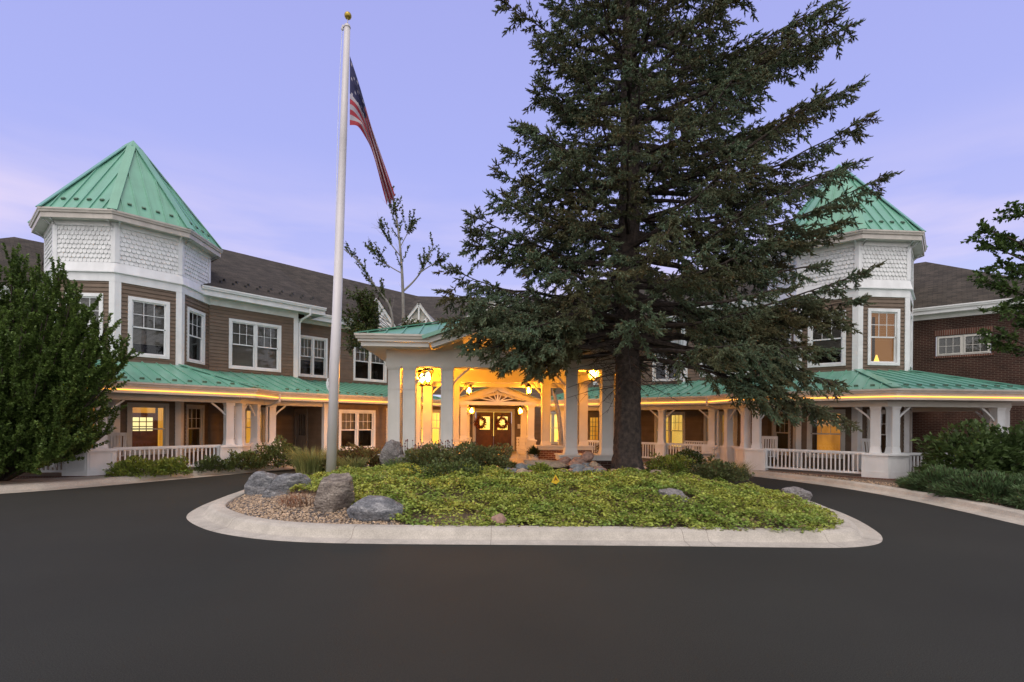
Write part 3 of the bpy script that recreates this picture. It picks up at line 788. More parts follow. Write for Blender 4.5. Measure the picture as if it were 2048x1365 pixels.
# entrance wall with double doors
EY = 27.5; Te = FR((-1.75, EY), (1, 0)); Le = 6.6; dx0, dx1 = CX - .98 + 1.75 - .0, CX + .98 + 1.75
ew = (5.45, 6.45)
siding(home, 'entrance_wall', Te, Le, .12, 3.3, [(dx0, dx1, .1, 2.3), (ew[0] + .05, ew[1] - .05, .55, 2.25)])
window(home, Te, ew[0] - .15, ew[1] + .1, .5, 2.3, n=2, room='litb', trim='cream')
ef = MB(); ef.box(Te, dx0 - .16, dx0, .12, 2.42, -.05, .06); ef.box(Te, dx1, dx1 + .16, .12, 2.42, -.05, .06); ef.box(Te, dx0, dx1, 2.25, 2.42, -.05, .06)
ef = ef.build('door_frame', M['cream'], home)
for i in range(2):
    a = dx0 + .02 + i * .97; b = a + .95; d = MB()
    d.box(Te, a, a + .2, .13, 2.24, -.06, -.01); d.box(Te, b - .2, b, .13, 2.24, -.06, -.01); d.box(Te, a + .2, b - .2, 2.0, 2.24, -.06, -.01); d.box(Te, a + .2, b - .2, .13, 1.28, -.06, -.01)
    d.box(Te, a + .2, b - .2, .4, 1.05, -.01, .005)
    do = d.build('entry_door', M['wood'], home)
    g = MB(); g.poly([Te(a + .2, -.03, 1.28), Te(b - .2, -.03, 1.28), Te(b - .2, -.03, 2.0), Te(a + .2, -.03, 2.0)]); g.build('pane', M['glass'], do)
    g = MB(); g.poly([Te(a, -1.0, .9), Te(b, -1.0, .9), Te(b, -1.0, 2.3), Te(a, -1.0, 2.3)]); g.build('room', M['litb'], do)
    g = MB(); hx = b - .08 if i == 0 else a + .08; g.tube([Te(hx, .03, .95), Te(hx, .03, 1.25)], .012, 6); g.build('handle', M['gold'], do)
pl = MB(); pl.box(Te, dx1 + .32, dx1 + .52, 1.35, 1.6, .02, .04); pl.build('wall_plaque', M['white'], home)
# inside of the recess in front of the doors
for a, b in (((-1.75, 26.0), (-1.75, EY)),):
    Tq, Lq = FAB(a, b); siding(home, 'entrance_wall', Tq, Lq, .12, 3.3)
# ------------------------------------------------------------------ porches round the towers
def lerp2(p, q, d): L = math.dist(p, q); return (p[0] + (q[0] - p[0]) * d / L, p[1] + (q[1] - p[1]) * d / L)

def square_column(root, T, u, w, z0, z1, a, name='column', mat='white', band=.6, flare=.14):
    mb = MB()
    mb.taper(T, u, w, z0, z0 + .03, a * 1.26, a * 1.26); mb.taper(T, u, w, z0 + .03, z0 + flare + .06, a * 1.2, a * 1.02)
    mb.taper(T, u, w, z0 + flare + .06, z1 - .10, a, a)
    zb = z0 + (z1 - z0) * band; mb.taper(T, u, w, zb, zb + .03, a * 1.10, a * 1.10)
    mb.taper(T, u, w, z1 - .10, z1 - .04, a * 1.08, a * 1.16); mb.taper(T, u, w, z1 - .04, z1, a * 1.22, a * 1.22)
    s = a * .22                              # raised stiles round sunk panels
    for c, d in ((z0 + flare + .08, zb - .01), (zb + .04, z1 - .12)):
        mb.box(T, u - a, u - a + s, c, d, w + a, w + a + .009); mb.box(T, u + a - s, u + a, c, d, w + a, w + a + .009)
        for e in (-1, 1):
            x0, x1 = sorted((u + e * a, u + e * (a + .009)))
            mb.box(T, x0, x1, c, d, w + a - s, w + a - .001); mb.box(T, x0, x1, c, d, w - a + .001, w - a + s)
    return mb.build(name, M[mat], root)

def brace(root, T, u, w, z, e, run=.42, rise=.40, mat='white'):
    mb = MB(); n = 6; pts = []
    for i in range(n + 1):
        t = i / n; pts.append((u + e * (run * t), z - rise + rise * (t ** .8)))
    for i in range(n):
        (a, b), (c, d) = pts[i], pts[i + 1]; mb.beam(T(a, w, b), T(c, w, d), .05, .06, up=Vector(T(0, 1, 0)) - Vector(T(0, 0, 0)))
    return mb.build('brace', M[mat], root)

def railing(root, a, b):
    T, L = FAB(a, b); mb = MB()
    mb.box(T, 0, L, .82, .89, -.05, .05); mb.box(T, 0, L, .79, .82, -.02, .02); mb.box(T, 0, L, .20, .265, -.035, .035)
    n = max(2, int(L / .118))
    for i in range(n):
        u = L * (i + .5) / n; mb.box(T, u - .019, u + .019, .265, .79, -.019, .019)
    return mb.build('railing', M['white'], root)

def pedestal(root, c, a, b, la, lb):
    mb = MB(); p = [q for q in ((lerp2(c, a, la) if la else None), c, (lerp2(c, b, lb) if lb else None)) if q]
    mb.sweep(p, box_prof(-.44, .02, .118, .26)); mb.sweep(p, box_prof(-.42, 0, .26, .80)); mb.sweep(p, box_prof(-.47, .05, .80, .835)); mb.sweep(p, box_prof(-.45, .03, .835, .87))
    for i in range(len(p) - 1):
        T, L = FAB(p[i], p[i + 1])
        for x0, x1, z0, z1 in ((.05, L - .05, .27, .32), (.05, L - .05, .74, .79), (.05, .11, .32, .74), (L - .11, L - .05, .32, .74)): mb.box(T, x0, x1, z0, z1, .001, .012)
    return mb.build('pedestal', M['white'], root)

for mir in (False, True):
    S = SD[mir]
    lab = 'white porch with green metal roof wrapping the right turret, all of it railed' if mir else 'white porch with green metal roof wrapping the left turret, partly behind the leafy tree'
    porch = empty('porch', S.q(O(4, 0), 0), lab, 'porch')
    def mp(pts):
        a = [S.q(p, z) for p, z in pts]; return [a[1], a[0]] + a[2:][::-1] if mir else a
    Q = inner_corner(RP, 3.25); Qr = inner_corner(RP - .05, 3.20); Qc = inner_corner(RQ, 2.63)
    ze, zw = 2.80, 3.66; Re = RP - .05; polys, hips = [], []
    for k in (-3, -2, -1, 0): polys.append(mp([(O(Re, k), ze), (O(Re, k + 1), ze), (O(RW, k + 1), zw), (O(RW, k), zw)]))
    polys.append(mp([(O(Re, 1), ze), (Qr, ze), (C2, zw), (O(RW, 1), zw)]))
    polys.append(mp([(Qr, ze), (wing(3.57, 3.2), ze), (wing(3.57, 0), zw), (C2, zw)]))
    polys.append(mp([(wing(3.57, 3.2), ze), (wing(9.9, 3.2), ze), (wing(9.9, -1.3), zw), (wing(3.57, -1.3), zw)]))
    for k in (-2, -1, 0, 1):
        v = S.q(O(Re, k), ze); w = S.q(O(RW + .06, k), zw - .01); hips.append((v, w, (v[0] - w[0], v[1] - w[1], 14)))
    metal_roof(porch, 'porch_roof', polys, .42, .415, hips, gfaces=(2, 3, 4, 5, 6))
    fl = MB(); q = [S.q(wing(3.57, 3.2), ze - .02), S.q(wing(3.57, 0), zw), S.q(wing(3.57, 0), 3.38)]; fl.prism(q, (.01, .01, 0)); fl.build('flashing', M['green'], porch)
    gp = S.path([O(RP, k) for k in (-3, -2, -1, 0, 1)] + [Q, wing(9.9, 3.25)])
    g = MB(); g.sweep(gp, gutter_prof(0, 2.79)); g.build('gutter', M['gutter'], porch)
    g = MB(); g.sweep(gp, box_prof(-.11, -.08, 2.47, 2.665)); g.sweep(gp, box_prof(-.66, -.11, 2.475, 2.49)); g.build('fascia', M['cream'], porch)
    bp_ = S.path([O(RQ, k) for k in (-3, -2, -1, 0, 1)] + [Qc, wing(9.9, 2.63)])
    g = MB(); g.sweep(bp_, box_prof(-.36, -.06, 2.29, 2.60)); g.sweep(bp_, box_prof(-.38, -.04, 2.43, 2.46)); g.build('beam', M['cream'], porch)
    cl = MB()
    for k in (-3, -2, -1, 0): cl.poly([S.q(p, 2.46) for p in (O(RQ - .3, k), O(RQ - .3, k + 1), O(RW - .1, k + 1), O(RW - .1, k))])
    Qi = inner_corner(RQ - .3, 2.35); cl.poly([S.q(p, 2.46) for p in (O(RQ - .3, 1), Qi, wing(-.05, -.05), O(RW - .1, 1))])
    cl.poly([S.q(p, 2.46) for p in (Qi, wing(9.9, 2.35), wing(9.9, -.05), wing(-.05, -.05))]); cl.build('ceiling', M['soffit'], porch)
    fb = S.path([O(5.56, k) for k in (-3, -2, -1, 0, 1)] + [inner_corner(5.56, 2.86), wing(9.9, 2.86)])
    g = MB(); g.sweep(fb, box_prof(-.24, 0, -.02, .122)); g.build('brick_edge', M['rowlock'], porch)
    g = MB(); g.poly([S.q(p, .112) for p in [O(5.4, k) for k in (-3, -2, -1, 0, 1)] + [inner_corner(5.4, 2.7), wing(9.9, 2.7), wing(9.9, -.1), wing(-.1, -.1), LC]]); g.build('floor', M['porchfloor'], porch)
    # pedestals, columns, railings
    def station(c, a, b, la=.66, lb=.66, cols=(1, 1), br=True):
        if mir: c, a, b, la, lb = S.p(c), S.p(b) if b else None, S.p(a) if a else None, lb, la
        if mir: cols = cols[::-1]
        pedestal(porch, c, a, b, la, lb)
        for side, (o, l) in enumerate(((a, la), (b, lb))):
            if not l or not cols[side]: continue
            T, L = FAB(o, c) if side == 0 else FAB(c, o)
            u = L - .33 if side == 0 else .33; e = -1 if side == 0 else 1
            square_column(porch, T, u, -.21, .87, 2.29, .118, band=.62)
            if br: brace(porch, T, u + e * .12, -.21, 2.28, e)
    for k in (-2, -1, 0, 1): station(O(RQ, k), O(RQ, k - 1), O(RQ, k + 1) if k < 1 else Qc)
    station(Qc, O(RQ, 1), wing(9, 2.63))
    def rail(a, b):
        T, L = FAB(a, b); i = lambda d: T(d, -.21, 0)[:2]; return i
    def rl(p, q, da, db):
        a, b = lerp2(p, q, da), lerp2(q, p, db); T, L = S.wall(a, b); x, y = T(0, -.21, 0)[:2], T(L, -.21, 0)[:2]; railing(porch, x, y)
    rl(O(RQ, -2), O(RQ, -1), .6, .6); rl(O(RQ, -1), O(RQ, 0), .6, .6); rl(O(RQ, 0), O(RQ, 1), .6, .6); rl(O(RQ, 1), Qc, .6, .6)
    s0 = (Qc[0] - C2[0]) / D45[0] - 2.63
    if mir:
        for s in (s0 + 2.45, s0 + 5.0, s0 + 7.5):
            c = S.p(wing(s, 2.63)); a = S.p(wing(s + 1, 2.63)); T = FR(c, (c[0] - a[0], c[1] - a[1])); mb = MB()
            mb.box(T, -.21, .21, .118, .80, -.42, 0); mb.box(T, -.25, .25, .80, .87, -.46, .04)
            for x0, x1, z0, z1 in ((-.16, .16, .2, .25), (-.16, .16, .70, .75), (-.16, -.11, .25, .70), (.11, .16, .25, .70)): mb.box(T, x0, x1, z0, z1, .001, .012)
            mb.build('pedestal', M['white'], porch)
            square_column(porch, T, 0, -.21, .87, 2.29, .118, band=.62)
            brace(porch, T, .12, -.21, 2.28, 1); brace(porch, T, -.12, -.21, 2.28, -1)
        for s, t in ((s0 + .45, s0 + 2.24), (s0 + 2.66, s0 + 4.79), (s0 + 5.21, s0 + 7.29)): rl(wing(s, 2.63), wing(t, 2.63), 0.001, 0.001)
    # downspout at the inner corner of the porch
    d = MB(); q_ = inner_corner(RP, 3.25); j = inner_corner(RQ + .1, 2.75)
    d.tube([S.q(q_, 2.7), S.q(q_, 2.42), S.q(j, 2.22), S.q(j, 1.1), S.q(j, .8), S.q(inner_corner(RQ + .35, 3.0), .72)], .045, 6); d.build('downspout', M['cream'], porch)
    # string of lights along the fascia
    r = MB(); r.sweep(gp, [(-.078, 2.551), (-.056, 2.548), (-.046, 2.561), (-.056, 2.574), (-.078, 2.571)])
    ro = r.build('rope_light', M['rope'])
    tag(ro, 'glowing amber rope light along the right porch eave' if mir else 'glowing amber rope light along the left porch eave', 'rope light')

# ------------------------------------------------------------------ portico over the drive
PX, PF, PB = .95, 14.66, 20.0
portico = empty('portico', (PX, 17.3, 0), 'white entrance portico with paired square columns and green hip roof', 'portico')
I = lambda u, w, z: (PX + u, PF - w, z)          # front row frame: w>0 towards the street
offs = (1.80, 2.865, 3.29)
for row, y in ((0, PF), (1, PB)):
    T = (lambda yy, sg: (lambda u, w, z: (PX + u, yy - w * sg, z)))(y, 1)
    for s in (-1, 1):
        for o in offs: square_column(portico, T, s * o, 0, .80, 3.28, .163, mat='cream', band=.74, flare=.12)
        a, b = sorted((s * 1.42, s * 3.66)); mb = MB(); z0 = .02
        for x0, x1, ins in ((1.42, 2.2, 0), (2.2, 2.5, .05), (2.5, 3.66, 0)):
            x0, x1 = sorted((s * x0, s * x1))
            mb.box(T, x0, x1, .64, .76, -.36 + ins, .36 - ins); mb.box(T, x0 - (0 if ins else .03), x1 + (0 if ins else .03), .76, .80, -.39 + ins, .39 - ins)
        mb.build('pedestal_cap', M['cream'], portico)
        mb = MB(); mb.box(T, a + .06, b - .06, z0, .64, -.30, .30); mb.build('brick_pedestal', M['brick2'] if row else M['brick'], portico)
        for o, e in ((1.80, -1), (2.865, -1)):
            brace(portico, T, s * (o - .17) if e < 0 else s * (o + .17), 0, 3.26, -s, .45, .45, 'cream')
ring = [(PX - 3.52, 14.45), (PX + 3.52, 14.45), (PX + 3.52, 20.22), (PX - 3.52, 20.22)]
mb = MB(); mb.sweep(ring, box_prof(-.40, 0, 3.28, 3.50), True); mb.sweep(ring, box_prof(-.38, .0 - .02, 3.50, 3.76), True); mb.build('beam', M['cream'], portico)
mb = MB(); mb.beam((PX - 3.1, 20.35, 3.2), (PX + 3.1, 20.35, 3.2), .16, .16); mb.beam((PX - 3.1, 17.3, 3.62), (PX + 3.1, 17.3, 3.62), .2, .24); mb.build('tie_beam', M['cream'], portico)
ex, y0, y1 = 4.15, 13.7, 20.9
er = [(PX + 2.25, y0), (PX + ex, y0), (PX + ex, y1), (PX - ex, y1), (PX - ex, y0), (PX - 2.25, y0)]
g = MB(); g.sweep(er, gutter_prof(.06, 4.06)); g.build('gutter', M['gutter'], portico)
g = MB(); g.sweep(er, box_prof(-.05, -.02, 3.86, 3.95)); g.sweep(er, box_prof(-.12, -.09, 3.74, 3.86)); g.sweep(er, box_prof(-.66, -.12, 3.745, 3.76))
mm = .36
for s in (-1, 1):
    g.beam((PX + s * 2.30, y0 + .05, 3.95), (PX, y0 + .05, 3.95 + 2.30 * mm), .05, .24, up=(0, 0, 1)); g.beam((PX + s * 2.2, y0 + .13, 3.80), (PX, y0 + .13, 3.80 + 2.2 * mm), .05, .15, up=(0, 0, 1))
    g.poly([(PX + s * 2.2, y0 + .1, 3.76), (PX, y0 + .1, 3.76 + 2.2 * mm), (PX, y0 + .75, 3.76 + 2.2 * mm), (PX + s * 2.2, y0 + .75, 3.76)])
    g.prism([(PX + s * 2.3, 14.5, 3.72), (PX + s * 1.35, 14.5, 3.72), (PX + s * 1.35, 14.5, 4.07)], (0, .1, 0))
g.build('fascia', M['cream'], portico)
ze = 4.05; hd = (y1 - y0) / 2; rx = ex - hd; zr = ze + hd * mm; yr = y0 + hd; zg = ze + 2.25 * mm; vy = y0 + 2.25
P = lambda x, y, z: (PX + x, y, z)
polys = [[P(-ex, y0, ze), P(-2.25, y0, ze), P(0, vy, zg), P(0, yr, zr), P(-rx, yr, zr)], [P(2.25, y0, ze), P(ex, y0, ze), P(rx, yr, zr), P(0, yr, zr), P(0, vy, zg)],
         [P(ex, y0, ze), P(ex, y1, ze), P(rx, yr, zr)], [P(ex, y1, ze), P(-ex, y1, ze), P(-rx, yr, zr), P(rx, yr, zr)], [P(-ex, y1, ze), P(-ex, y0, ze), P(-rx, yr, zr)]]
hips = [(P(s * ex, yy, ze), P(s * rx, yr, zr), (s, (-1 if yy == y0 else 1), 6)) for s in (-1, 1) for yy in (y0, y1)]
ro = metal_roof(portico, 'portico_roof', polys, 0, .45, hips)
gb = MB()
for s in (-1, 1):
    q = [P(s * 2.42, y0 - .06, ze - .05), P(0, y0 - .06, zg + .015), P(0, vy + .1, zg + .015), P(s * 2.25, y0 + .1, ze + .01)]
    gb.poly(q if s > 0 else q[::-1]); gb.beam(P(s * 2.42, y0 - .06, ze - .07), P(0, y0 - .06, zg - .01), .03, .10, up=(0, 0, 1))
gb.build('gable_roof', M['green'], ro)
vc = MB()
for q in polys: vc.poly([(x, y, z - .10) for x, y, z in q][::-1])
vc.poly([P(-2.1, y0 + .3, ze - .08), P(0, y0 + .3, zg - .12), P(0, vy, zg - .12)]); vc.poly([P(2.1, y0 + .3, ze - .08), P(0, vy, zg - .12), P(0, y0 + .3, zg - .12)])
vc.build('ceiling', M['cream'], portico)

# covered walk between portico and doors
walk = empty('entry_canopy', (CX, 25, 0), 'small gabled canopy with fan truss over the front doors', 'canopy')
for y, o in ((22.6, 1.50), (25.2, 1.42)):
    T = FR((CX, y), (1, 0))
    for s in (-1, 1):
        mb = MB(); mb.box(T, s * o - .22, s * o + .22, .118, .86, -.22, .22); mb.box(T, s * o - .26, s * o + .26, .86, .92, -.26, .26); mb.build('pedestal', M['cream'], walk)
        square_column(walk, T, s * o, 0, .92, 2.46, .14, mat='cream', band=.6)
T = FR((CX, 22.5), (1, 0)); mb = MB()
mb.box(T, -1.75, 1.75, 2.46, 2.62, -.1, .1)
for s in (-1, 1):
    mb.beam(T(s * 1.95, 0, 2.60), T(0, 0, 3.24), .10, .26, up=(0, 0, 1)); mb.beam(T(s * 1.6, -.12, 2.62), T(0, -.12, 3.0), .06, .12, up=(0, 0, 1))
    for i, a in enumerate((25, 45, 68)): c = math.cos(R(a)); mb.beam(T(s * .1 * c, -.05, 2.64), T(s * (.95 - .22 * i) * c * 1.15, -.05, 2.64 + (.42 + .04 * i) * math.sin(R(a)) * .95), .05, .05)
mb.box(T, -.035, .035, 2.62, 3.1, -.06, .0)
mb.build('fan_truss', M['cream'], walk)
mb = MB(); q = [(22.3, 27.5)]
for s in (-1, 1): mb.beam((CX + s * 1.5, 22.6, 2.54), (CX + s * 1.5, 27.45, 2.54), .22, .18)
mb.build('beam', M['cream'], walk)
metal_roof(walk, 'canopy_roof', [[(CX - 2.05, 27.45, 2.66), (CX - 2.05, 22.25, 2.66), (CX, 22.25, 3.42), (CX, 27.45, 3.42)], [(CX + 2.05, 22.25, 2.66), (CX + 2.05, 27.45, 2.66), (CX, 27.45, 3.42), (CX, 22.25, 3.42)]], 0, .42)
mb = MB()
for s in (-1, 1): mb.poly([(CX + s * 2.0, 27.4, 2.6), (CX + s * 2.0, 22.3, 2.6), (CX, 22.3, 3.36), (CX, 27.4, 3.36)])
mb.build('ceiling', M['cream'], walk)

# ------------------------------------------------------------------ lanterns (lit in the photograph)
def lantern_parts(root, loc, s):
    x, y, z = loc; mb = MB(); c = (x, y, z)
    mb.lathe(c, [(.05 * s, -.20 * s), (.075 * s, -.19 * s), (.07 * s, -.165 * s)], 6); mb.lathe(c, [(.135 * s, .13 * s), (.12 * s, .16 * s), (.06 * s, .23 * s), (.03 * s, .25 * s), (.02 * s, .30 * s)], 6)
    for i in range(6):
        a = math.pi * i / 3; mb.tube([(x + .07 * s * math.cos(a), y + .07 * s * math.sin(a), z - .17 * s), (x + .125 * s * math.cos(a), y + .125 * s * math.sin(a), z + .135 * s)], .007 * s, 5)
    mb.build('lantern_frame', M['black'], root)
    mb = MB(); mb.lathe(c, [(.064 * s, -.165 * s), (.118 * s, .13 * s)], 6); mb.build('lantern_glass', M['glassw'], root)
    mb = MB(); mb.lathe(c, [(.02 * s, -.1 * s), (.05 * s, -.05 * s), (.055 * s, 0), (.03 * s, .07 * s), (.012 * s, .1 * s)], 10); mb.build('bulb', M['bulb'], root)
for (x, y, z), cx_, lab, w in (((-.31, 20.2, 2.97), PX - 1.64, 'lit wall lantern on the left inner portico column, above head height', 230), ((2.07, 20.2, 3.0), PX + 1.64, 'lit wall lantern on the right inner portico column, above head height', 230),
                           ((-.22, 22.6, 2.22), CX - 1.36, 'lower lit wall lantern on the canopy post left of the front doors', 110), ((1.95, 22.6, 2.22), CX + 1.36, 'lower lit wall lantern on the canopy post right of the front doors', 110)):
    ln = empty('wall_lantern', (x, y, z), lab, 'lantern', 'wall lanterns at the entrance')
    mb = MB(); mb.tube([(cx_, y, z - .1), ((cx_ * .6 + x * .4), y, z + .12), ((cx_ * .3 + x * .7), y, z + .33), (x, y, z + .34), (x, y, z + .28)], .014, 6); mb.box(lambda u, w_, zz: (cx_ + u, y - w_, z + zz), -.02, .02, -.2, .05, -.05, .05); mb.build('bracket', M['black'], ln)
    lantern_parts(ln, (x, y, z), 1.0)
for (x, y, z), lab, w in (((-1.62, 16.9, 3.2), 'large lit hanging lantern nearest the second left portico column', 330), ((-2.0, 18.6, 3.3), 'large lit hanging lantern half hidden behind the other left one', 230), ((3.9, 16.9, 3.42), 'large lit hanging lantern beside the spruce trunk', 330)):
    ln = empty('hanging_lantern', (x, y, z), lab, 'lantern', 'hanging lanterns under the portico roof')
    mb = MB(); mb.tube([(x, y, z + .40), (x, y, z + .95)], .012, 6); mb.build('chain', M['black'], ln); lantern_parts(ln, (x, y, z), 1.5)

# ------------------------------------------------------------------ things at the doors and on the porches
rng = np.random.default_rng(3)
LEAF_T = np.array([[0, 0, 0], [.5, .32, .04], [1, 0, -.04], [.5, -.32, .04], [.5, 0, -.06]]); LEAF_F = np.array([[0, 4, 1], [1, 4, 2], [2, 4, 3], [3, 4, 0]])
wm = [mk('wreath_leaf_red', (.20, .03, .012), .7, .3, 9, island=.4), mk('wreath_leaf_orange', (.42, .13, .02), .7, .3, 9, island=.4)]
for x, z, lab in ((.20, 1.66, 'autumn leaf wreath hung on the left front door'), (1.39, 1.66, 'autumn leaf wreath hung on the right front door')):
    n = 420; th = rng.uniform(0, 2 * np.pi, n); rr = .25 + rng.normal(0, .035, n)
    Pn = np.stack([x + rr * np.cos(th), EY - .0 - .06 - rng.uniform(0, .07, n), z + rr * np.sin(th)], 1)
    X = rng.normal(0, 1, (n, 3)) * (1, .6, 1); Fm = frames(X, roll=rng.uniform(0, 6.3, n)) * rng.uniform(.07, .12, n)[:, None, None]
    V, Fc = stamp(LEAF_T, LEAF_F, Fm, Pn)
    w = empty('wreath', (x, EY - .05, z), lab, 'wreath', 'wreaths on the front doors')
    np_tris('leaves', V, Fc, wm, w, np.repeat(rng.integers(0, 2, n), 4))
    mb = MB(); mb.tube([(x + .25 * math.cos(a), EY - .06, z + .25 * math.sin(a)) for a in [i * math.pi / 12 for i in range(25)]], .025, 6, caps=False); mb.tube([(x, EY - .06, z + .25), (x, EY - .03, z + .62)], .006, 5); mb.build('hoop', M['twig'], w)

def rocking_chair(loc, rz, lab):
    r = empty('rocking_chair', loc, lab, 'chair', 'white rocking chairs on the porches', 0); x, y, z = loc; c, s = math.cos(rz), math.sin(rz)
    T = lambda u, w, h: (x + c * u - s * w, y + s * u + c * w, z + h)
    mb = MB(); mb.hexa([T(-.25, -.24, .42), T(.25, -.24, .42), T(.22, .24, .38), T(-.22, .24, .38), T(-.25, -.24, .45), T(.25, -.24, .45), T(.22, .24, .41), T(-.22, .24, .41)]); mb.build('seat', M['white'], r)
    mb = MB()
    for i in range(6): u = -.2 + .08 * i; mb.beam(T(u, .23, .42), T(u, .42, 1.08), .045, .012, up=(0, 0, 1))
    mb.beam(T(-.26, .43, 1.1), T(.26, .43, 1.1), .03, .11); 
    for u in (-.25, .25): mb.beam(T(u, .22, .3), T(u, .44, 1.15), .04, .04)
    mb.build('backrest', M['white'], r)
    for u in (-.28, .28):
        mb = MB(); mb.beam(T(u, -.28, .66), T(u, .34, .68), .07, .025); mb.build('armrest', M['white'], r)
        mb = MB(); mb.beam(T(u, -.22, .06), T(u, -.22, .65), .04, .04); mb.beam(T(u, .22, .06), T(u, .22, .4), .04, .04)
        mb.tube([T(u, -.42 + .12 * i, .025 + .012 * (i - 4) ** 2 * .5) for i in range(9)], .022, 6); mb.build('rocker', M['white'], r)
for xy, rz, lab in (((-11.6, 17.1), .5, 'white rocking chair behind the left porch railing, beside the leafy tree'), ((-12.3, 16.2), .2, 'white rocking chair at the corner of the left porch, mostly behind leaves'),
                    ((10.75, 17.9), -.6, 'white rocking chair on the right porch beside the double column'), ((13.0, 15.6), -.3, 'white rocking chair on the right porch behind the long railing'), ):
    rocking_chair((xy[0], xy[1], .115), rz, lab)
bench = empty('bench', (8.9, 19.6, .115), 'slatted wooden porch bench under the lit window on the right', 'bench'); Tb_ = FR((8.35, 20.1), (.70711, -.70711)); Tb_ = (lambda f: (lambda u, w, z: f(u, w, z + .115)))(Tb_)
mb = MB()
for i in range(4): mb.box(Tb_, 0, 1.4, .42, .445, -.22 + .11 * i, -.13 + .11 * i)
mb.build('seat', M['cream'], bench)
mb = MB(); mb.box(Tb_, 0, 1.4, .84, .9, -.29, -.25); mb.box(Tb_, 0, 1.4, .5, .55, -.28, -.25)
for i in range(15): mb.box(Tb_, .03 + .093 * i, .075 + .093 * i, .55, .84, -.285, -.26)
mb.build('backrest', M['cream'], bench)
for u in (0, 1.34):
    mb = MB(); mb.box(Tb_, u, u + .06, 0, .9, -.31, -.25); mb.box(Tb_, u, u + .06, 0, .62, .16, .22); mb.box(Tb_, u, u + .06, .62, .66, -.31, .24); mb.box(Tb_, u + .005, u + .055, .36, .42, -.25, .16); mb.build('leg', M['cream'], bench)
pot = empty('potted_plant', (2.2, 19.35, 0), 'cream urn with a dark fern beside the brick pedestal', 'plant pot')
mb = MB(); mb.lathe((2.2, 19.35, .02), [(.10, 0), (.17, .06), (.20, .2), (.18, .36), (.13, .42), (.16, .46), (.15, .47)], 16); mb.build('pot', M['cream'], pot, True)
n = 260; th = rng.uniform(0, 6.283, n); el = rng.uniform(.1, 1.4, n); X = np.stack([np.cos(th) * np.cos(el), np.sin(th) * np.cos(el), np.sin(el)], 1)
V, Fc = stamp(LEAF_T, LEAF_F, frames(X) * np.stack([rng.uniform(.2, .38, n), np.full(n, .09), np.full(n, .1)], 1)[:, None, :], np.tile([2.2, 19.35, .47], (n, 1)) + rng.normal(0, .05, (n, 3)))
np_tris('leaves', V, Fc, leafy(mk('fern_leaf', (.03, .055, .02), .6, .2, 5, island=.3)), pot)
ch = empty('porch_chair', (2.0, 21.2, .115), 'pale slatted garden chair between urn and canopy post', 'chair')
Tc_ = lambda u, w, z: (1.95 + u, 21.2 - w, z + .115)
mb = MB(); mb.box(Tc_, -.25, .25, .40, .44, -.24, .24); mb.build('seat', M['cream'], ch)
mb = MB()
for i in range(4): mb.box(Tc_, -.25, .25, .5 + .13 * i, .58 + .13 * i, -.26, -.235)
mb.build('backrest', M['cream'], ch)
for u in (-.24, .2):
    for w in (-.25, .2): mb = MB(); mb.box(Tc_, u, u + .045, 0, .95 if w < 0 else .62, w, w + .045); mb.build('leg', M['cream'], ch)
# ------------------------------------------------------------------ ground, road, kerbs
def smooth_path(pts, n=6, closed=False):
    P = [Vector((*p, 0)) for p in pts]; m = len(P); out = []
    for i in range(m if closed else m - 1):
        g = (lambda j: P[j % m]) if closed else (lambda j: P[max(0, min(m - 1, j))])
        a, b, c, d = g(i - 1), g(i), g(i + 1), g(i + 2)
        for k in range(n):
            t = k / n
            q = .5 * ((2 * b) + (c - a) * t + (2 * a - 5 * b + 4 * c - d) * t * t + (3 * b - a - 3 * c + d) * t ** 3); out.append((q.x, q.y))
    if not closed: out.append((P[-1].x, P[-1].y))
    return out

def sheet(name, pts, z, mat, kind='structure', t=0.0):
    mb = MB()
    if t: mb.prism([(x, y, z - t) for x, y in pts], (0, 0, t))
    else: mb.poly([(x, y, z) for x, y in pts])
    return tag(mb.build(name, M[mat]), kind=kind)
sheet('ground', [(-400, -400), (400, -400), (400, 400), (-400, 400)], -.06, 'soil')
sheet('driveway', [(-60, -45), (60, -45), (60, 19.6), (-60, 19.6)], 0, 'asphalt')
kl = [(-40, 6.0), (-24, 7.3), (-16, 9.3), (-13.3, 10.6), (-10.83, 12.31), (-9.6, 13.63), (-8.23, 15.7), (-7.0, 17.6), (-5.9, 18.7), (-4.4, 19.3), (-2, 19.38), (1, 19.38), (4, 19.38), (6.0, 19.0), (7.8, 17.9), (8.95, 16.3),
      (9.66, 14.44), (10.0, 12.88), (10.03, 11.3), (9.87, 9.87), (9.54, 8.17), (9.2, 6.3), (8.9, 3.5), (8.7, -2), (8.7, -20)]
kp = smooth_path(kl, 5)
def kerb_prof(w): return [(0, .004), (-.26, .018), (-.31, .05), (-.36, .13), (-.42, .152), (-w, .15), (-w, -.04), (0, -.04)]
mb = MB(); mb.sweep(kp, kerb_prof(.62)); tag(mb.build('kerb', M['concrete']), kind='structure')
sheet('pavement', [(-24, 7.8), (-16, 9.85), (-13.55, 11.1), (-11.2, 12.75), (-10.0, 14.0), (-8.75, 15.95), (-7.45, 18.0), (-6.2, 19.15), (-4.6, 19.8), (5.9, 19.5), (7.0, 22), (5.4, 27.6), (-2, 27.6), (-8.2, 21.2), (-8.6, 18.6), (-7.9, 18.0), (-9.05, 16.25), (-10.45, 14.85), (-12.3, 13.95), (-16, 12.6), (-24, 11.5)], .128, 'concrete', t=.1)
